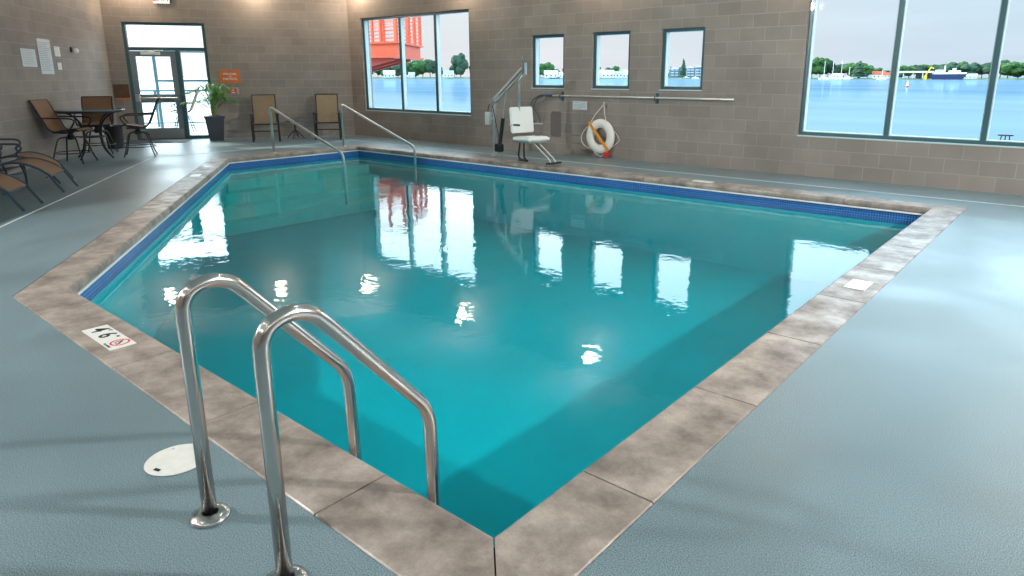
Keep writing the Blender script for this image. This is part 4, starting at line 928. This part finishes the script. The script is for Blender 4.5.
# ------------------------------------------------------------------ chaise loungers (foot end at local origin, body towards -x)
def lounger():
    r = empty('sling_lounger'); W_ = .24
    prof = smooth_prof([(-.13, .235), (-.26, .335), (-.42, .40), (-.58, .405), (-.80, .35), (-.98, .33), (-1.12, .40), (-1.30, .62), (-1.50, .90)], 4)
    bm = B(); sheet(bm, prof[:17], -W_, W_, .006); obj('seat', bm, SLING, r)
    bm = B(); sheet(bm, prof[16:], -W_, W_, .006); obj('backrest', bm, SLING, r)
    for sy_ in (-1, 1):
        y = sy_ * (W_ + .014); bm = B(); tube(bm, [Vector((0, y, .012)), Vector((-.06, y, .11))] + [Vector((p[0], y, p[1])) for p in prof] , .016, 8); obj('side_rail', bm, BLUEM, r)
        y = sy_ * (W_ + .05); bm = B(); tube(bm, smooth_prof([(-1.28, y, .60), (-1.0, y, .60), (-.72, y, .60), (-.62, y, .585), (-.60, y, .53), (-.66, y, .47), (-.62, y, .40)], 4), .014, 8); obj('arm', bm, BLUEM, r)
        bm = B(); tube(bm, [(-.66, y, .41), (-.60, y, .20), (-.60, y, .012)], .014, 8); obj('front_leg', bm, BLUEM, r)
        bm = B(); tube(bm, [(-.92, y, .36), (-1.10, y, .18), (-1.28, y, .012)], .014, 8); obj('rear_leg', bm, BLUEM, r)
    bm = B()
    for x, z in ((-.16, .215), (-.62, .22), (-1.12, .17)): tube(bm, [(x, -W_ - .03, z), (x, W_ + .03, z)], .011, 7)
    tube(bm, [(-.60, -W_ - .04, .22), (-1.10, W_ + .04, .18)], .009, 6); tube(bm, [(-.60, W_ + .04, .22), (-1.10, -W_ - .04, .18)], .009, 6)
    obj('cross_bar', bm, BLUEM, r); return r
FR = math.atan2(.8325, .554); GL = 'brown sling loungers along the left wall'
l1 = lounger(); l1.location = (-10.38, 2.82, 0); l1.rotation_euler = (0, 0, FR); tag(l1, 'brown sling lounger second from the high table, whole footrest in view', 'lounger', GL)
for (x, y, d, lb) in ((-9.25, 2.12, 0, 'brown sling lounger at the left edge, just in front of the pale floor line'), (-8.50, 1.50, 0, 'nearest sling lounger, only one footrest rail showing at the left edge'), (-11.25, 3.02, 0, 'brown sling lounger nearest the high table, behind another lounger')):
    c = copy_tree(l1); c.location = (x, y, 0); c.rotation_euler = (0, 0, FR + d); tag(c, lb, 'lounger', GL)

# ------------------------------------------------------------------ ceiling lights outside the view; rows and downlights added as fill
LAMPM = mat('lit_diffuser', (.9, .9, .9), .5, emit=(1, .98, .95), estr=2.0)
def fill_row_light(loc, rz, L, energy, label, group, spread=1.0):  # unseen lamp row added to brighten the room
    r = empty('fill_linear_light', loc, rz, label=label, cat='added light', group=group)
    bm = B(); box(bm, -L / 2, L / 2, -.09, .09, -.02, .05, .006); obj('housing', bm, WPAINT, r)
    bm = B(); box(bm, -L / 2 + .02, L / 2 - .02, -.07, .07, -.026, -.0205); obj('diffuser', bm, LAMPM, r)
    ld = bpy.data.lights.new('lamp', 'AREA'); ld.shape = 'RECTANGLE'; ld.size = L; ld.size_y = .14; ld.energy = energy; ld.color = (1, .97, .93); lo = bpy.data.objects.new('lamp', ld); COL.objects.link(lo); lo.parent = r; lo.location = (0, 0, -.035)
    return r
GR = 'added fill lights along the right side of the ceiling'; GB = 'added fill lights along the rear of the ceiling'
for y in (-1.5, 1.7, 4.9, 8.1): fill_row_light((5.4, y, 3.95), PI / 2, 3.1, E_ROW_SIDE / 4, 'added unseen linear light hung along the right side of the ceiling', GR)
for x in (-6.3, -3.1, .1): fill_row_light((x, -3.6, 3.95), 0, 3.1, E_ROW_REAR / 3, 'added unseen linear light hung along the rear of the ceiling', GB)
GD = 'added unseen downlights over the near deck'
for x in (-3.0, .2, 3.4):  # unseen round lamps added to brighten the pool from overhead
    for y in (-1.4, 3.6):
        r = empty('fill_downlight', (x, y, HC), 0, label='added unseen round downlight over the near deck', cat='added light', group=GD)
        bm = B(); lathe(bm, [(.10, -.001), (.13, -.001), (.13, -.012), (.10, -.012), (.095, -.001)], 24); obj('trim_ring', bm, WPAINT, r)
        bm = B(); lathe(bm, [(0, -.004), (.098, -.004), (.098, -.002), (0, -.002)], 24); obj('diffuser', bm, LAMPM, r)
        ld = bpy.data.lights.new('lamp', 'AREA'); ld.shape = 'DISK'; ld.size = .2; ld.energy = E_DOWN; ld.color = (1, .97, .93); lo = bpy.data.objects.new('lamp', ld); COL.objects.link(lo); lo.parent = r; lo.location = (0, 0, -.02)
def flood(loc, target, energy, label):
    loc = Vector(loc); d = (Vector(target) - loc).normalized(); rz = math.atan2(d.y, d.x) - PI / 2; tilt = math.asin(-d.z)
    r = empty('flood_light', loc, rz, label=label, cat='flood light')
    bm = B(); box(bm, -.22, .22, -.12, -.02, -.15, .15, .01); box(bm, -.015, .015, -.10, -.07, .14, HC - loc.z, .002); obj('housing', bm, WPAINT, r)
    bm = B(); box(bm, -.19, .19, -.02, -.014, -.12, .12); obj('lens', bm, LAMPM, r)
    ld = bpy.data.lights.new('lamp', 'AREA'); ld.shape = 'RECTANGLE'; ld.size = .36; ld.size_y = .22; ld.energy = energy; ld.color = (1, .98, .95)
    lo = bpy.data.objects.new('lamp', ld); COL.objects.link(lo); lo.parent = r; lo.location = (0, .0, 0); lo.rotation_euler = (PI / 2 - tilt, 0, 0)
flood((4.3, 5.3, 3.75), (-4, 4.5, 0), E_FLOOD_A, 'white flood light hung from the ceiling on the right')
flood((-8.0, -3.5, 3.75), (-5, 4, 0), E_FLOOD_B, 'white flood light hung from the ceiling at the rear left')
SUB = {'lettering': ('panel', 'housing', 'tile'), 'prohibition_ring': ('tile',), 'diver_pictogram': ('tile',), 'print': ('sheet', 'plate'), 'foot_ring': ('swivel_post',), 'actuator_rod': ('actuator',), 'armrest_grip': ('armrest_bar',),
       'window': ('wall',), 'balcony': ('wall',), 'finger_slot': ('cover',), 'screw': ('cover', 'plate'), 'strobe': ('housing',), 'lens': ('housing',), 'diffuser': ('housing', 'trim_ring'), 'collar': ('shaft',), 'rim': ('body',), 'lit_edge': ('board',), 'cable': ('mast',), 'end_bracket': ('boom',), 'prong': ('backplate',)}
bpy.context.view_layer.update()
for o in list(bpy.data.objects):
    b_ = o.name.split('.')[0]
    if b_ in SUB and o.parent and o.parent.parent is None:
        sib = [x for x in o.parent.children if x.name.split('.')[0] in SUB[b_]]
        if sib: o.parent = sib[0]
for t in TP:
    if t.location.z == -50: print('UNUSED TREE PROTO')
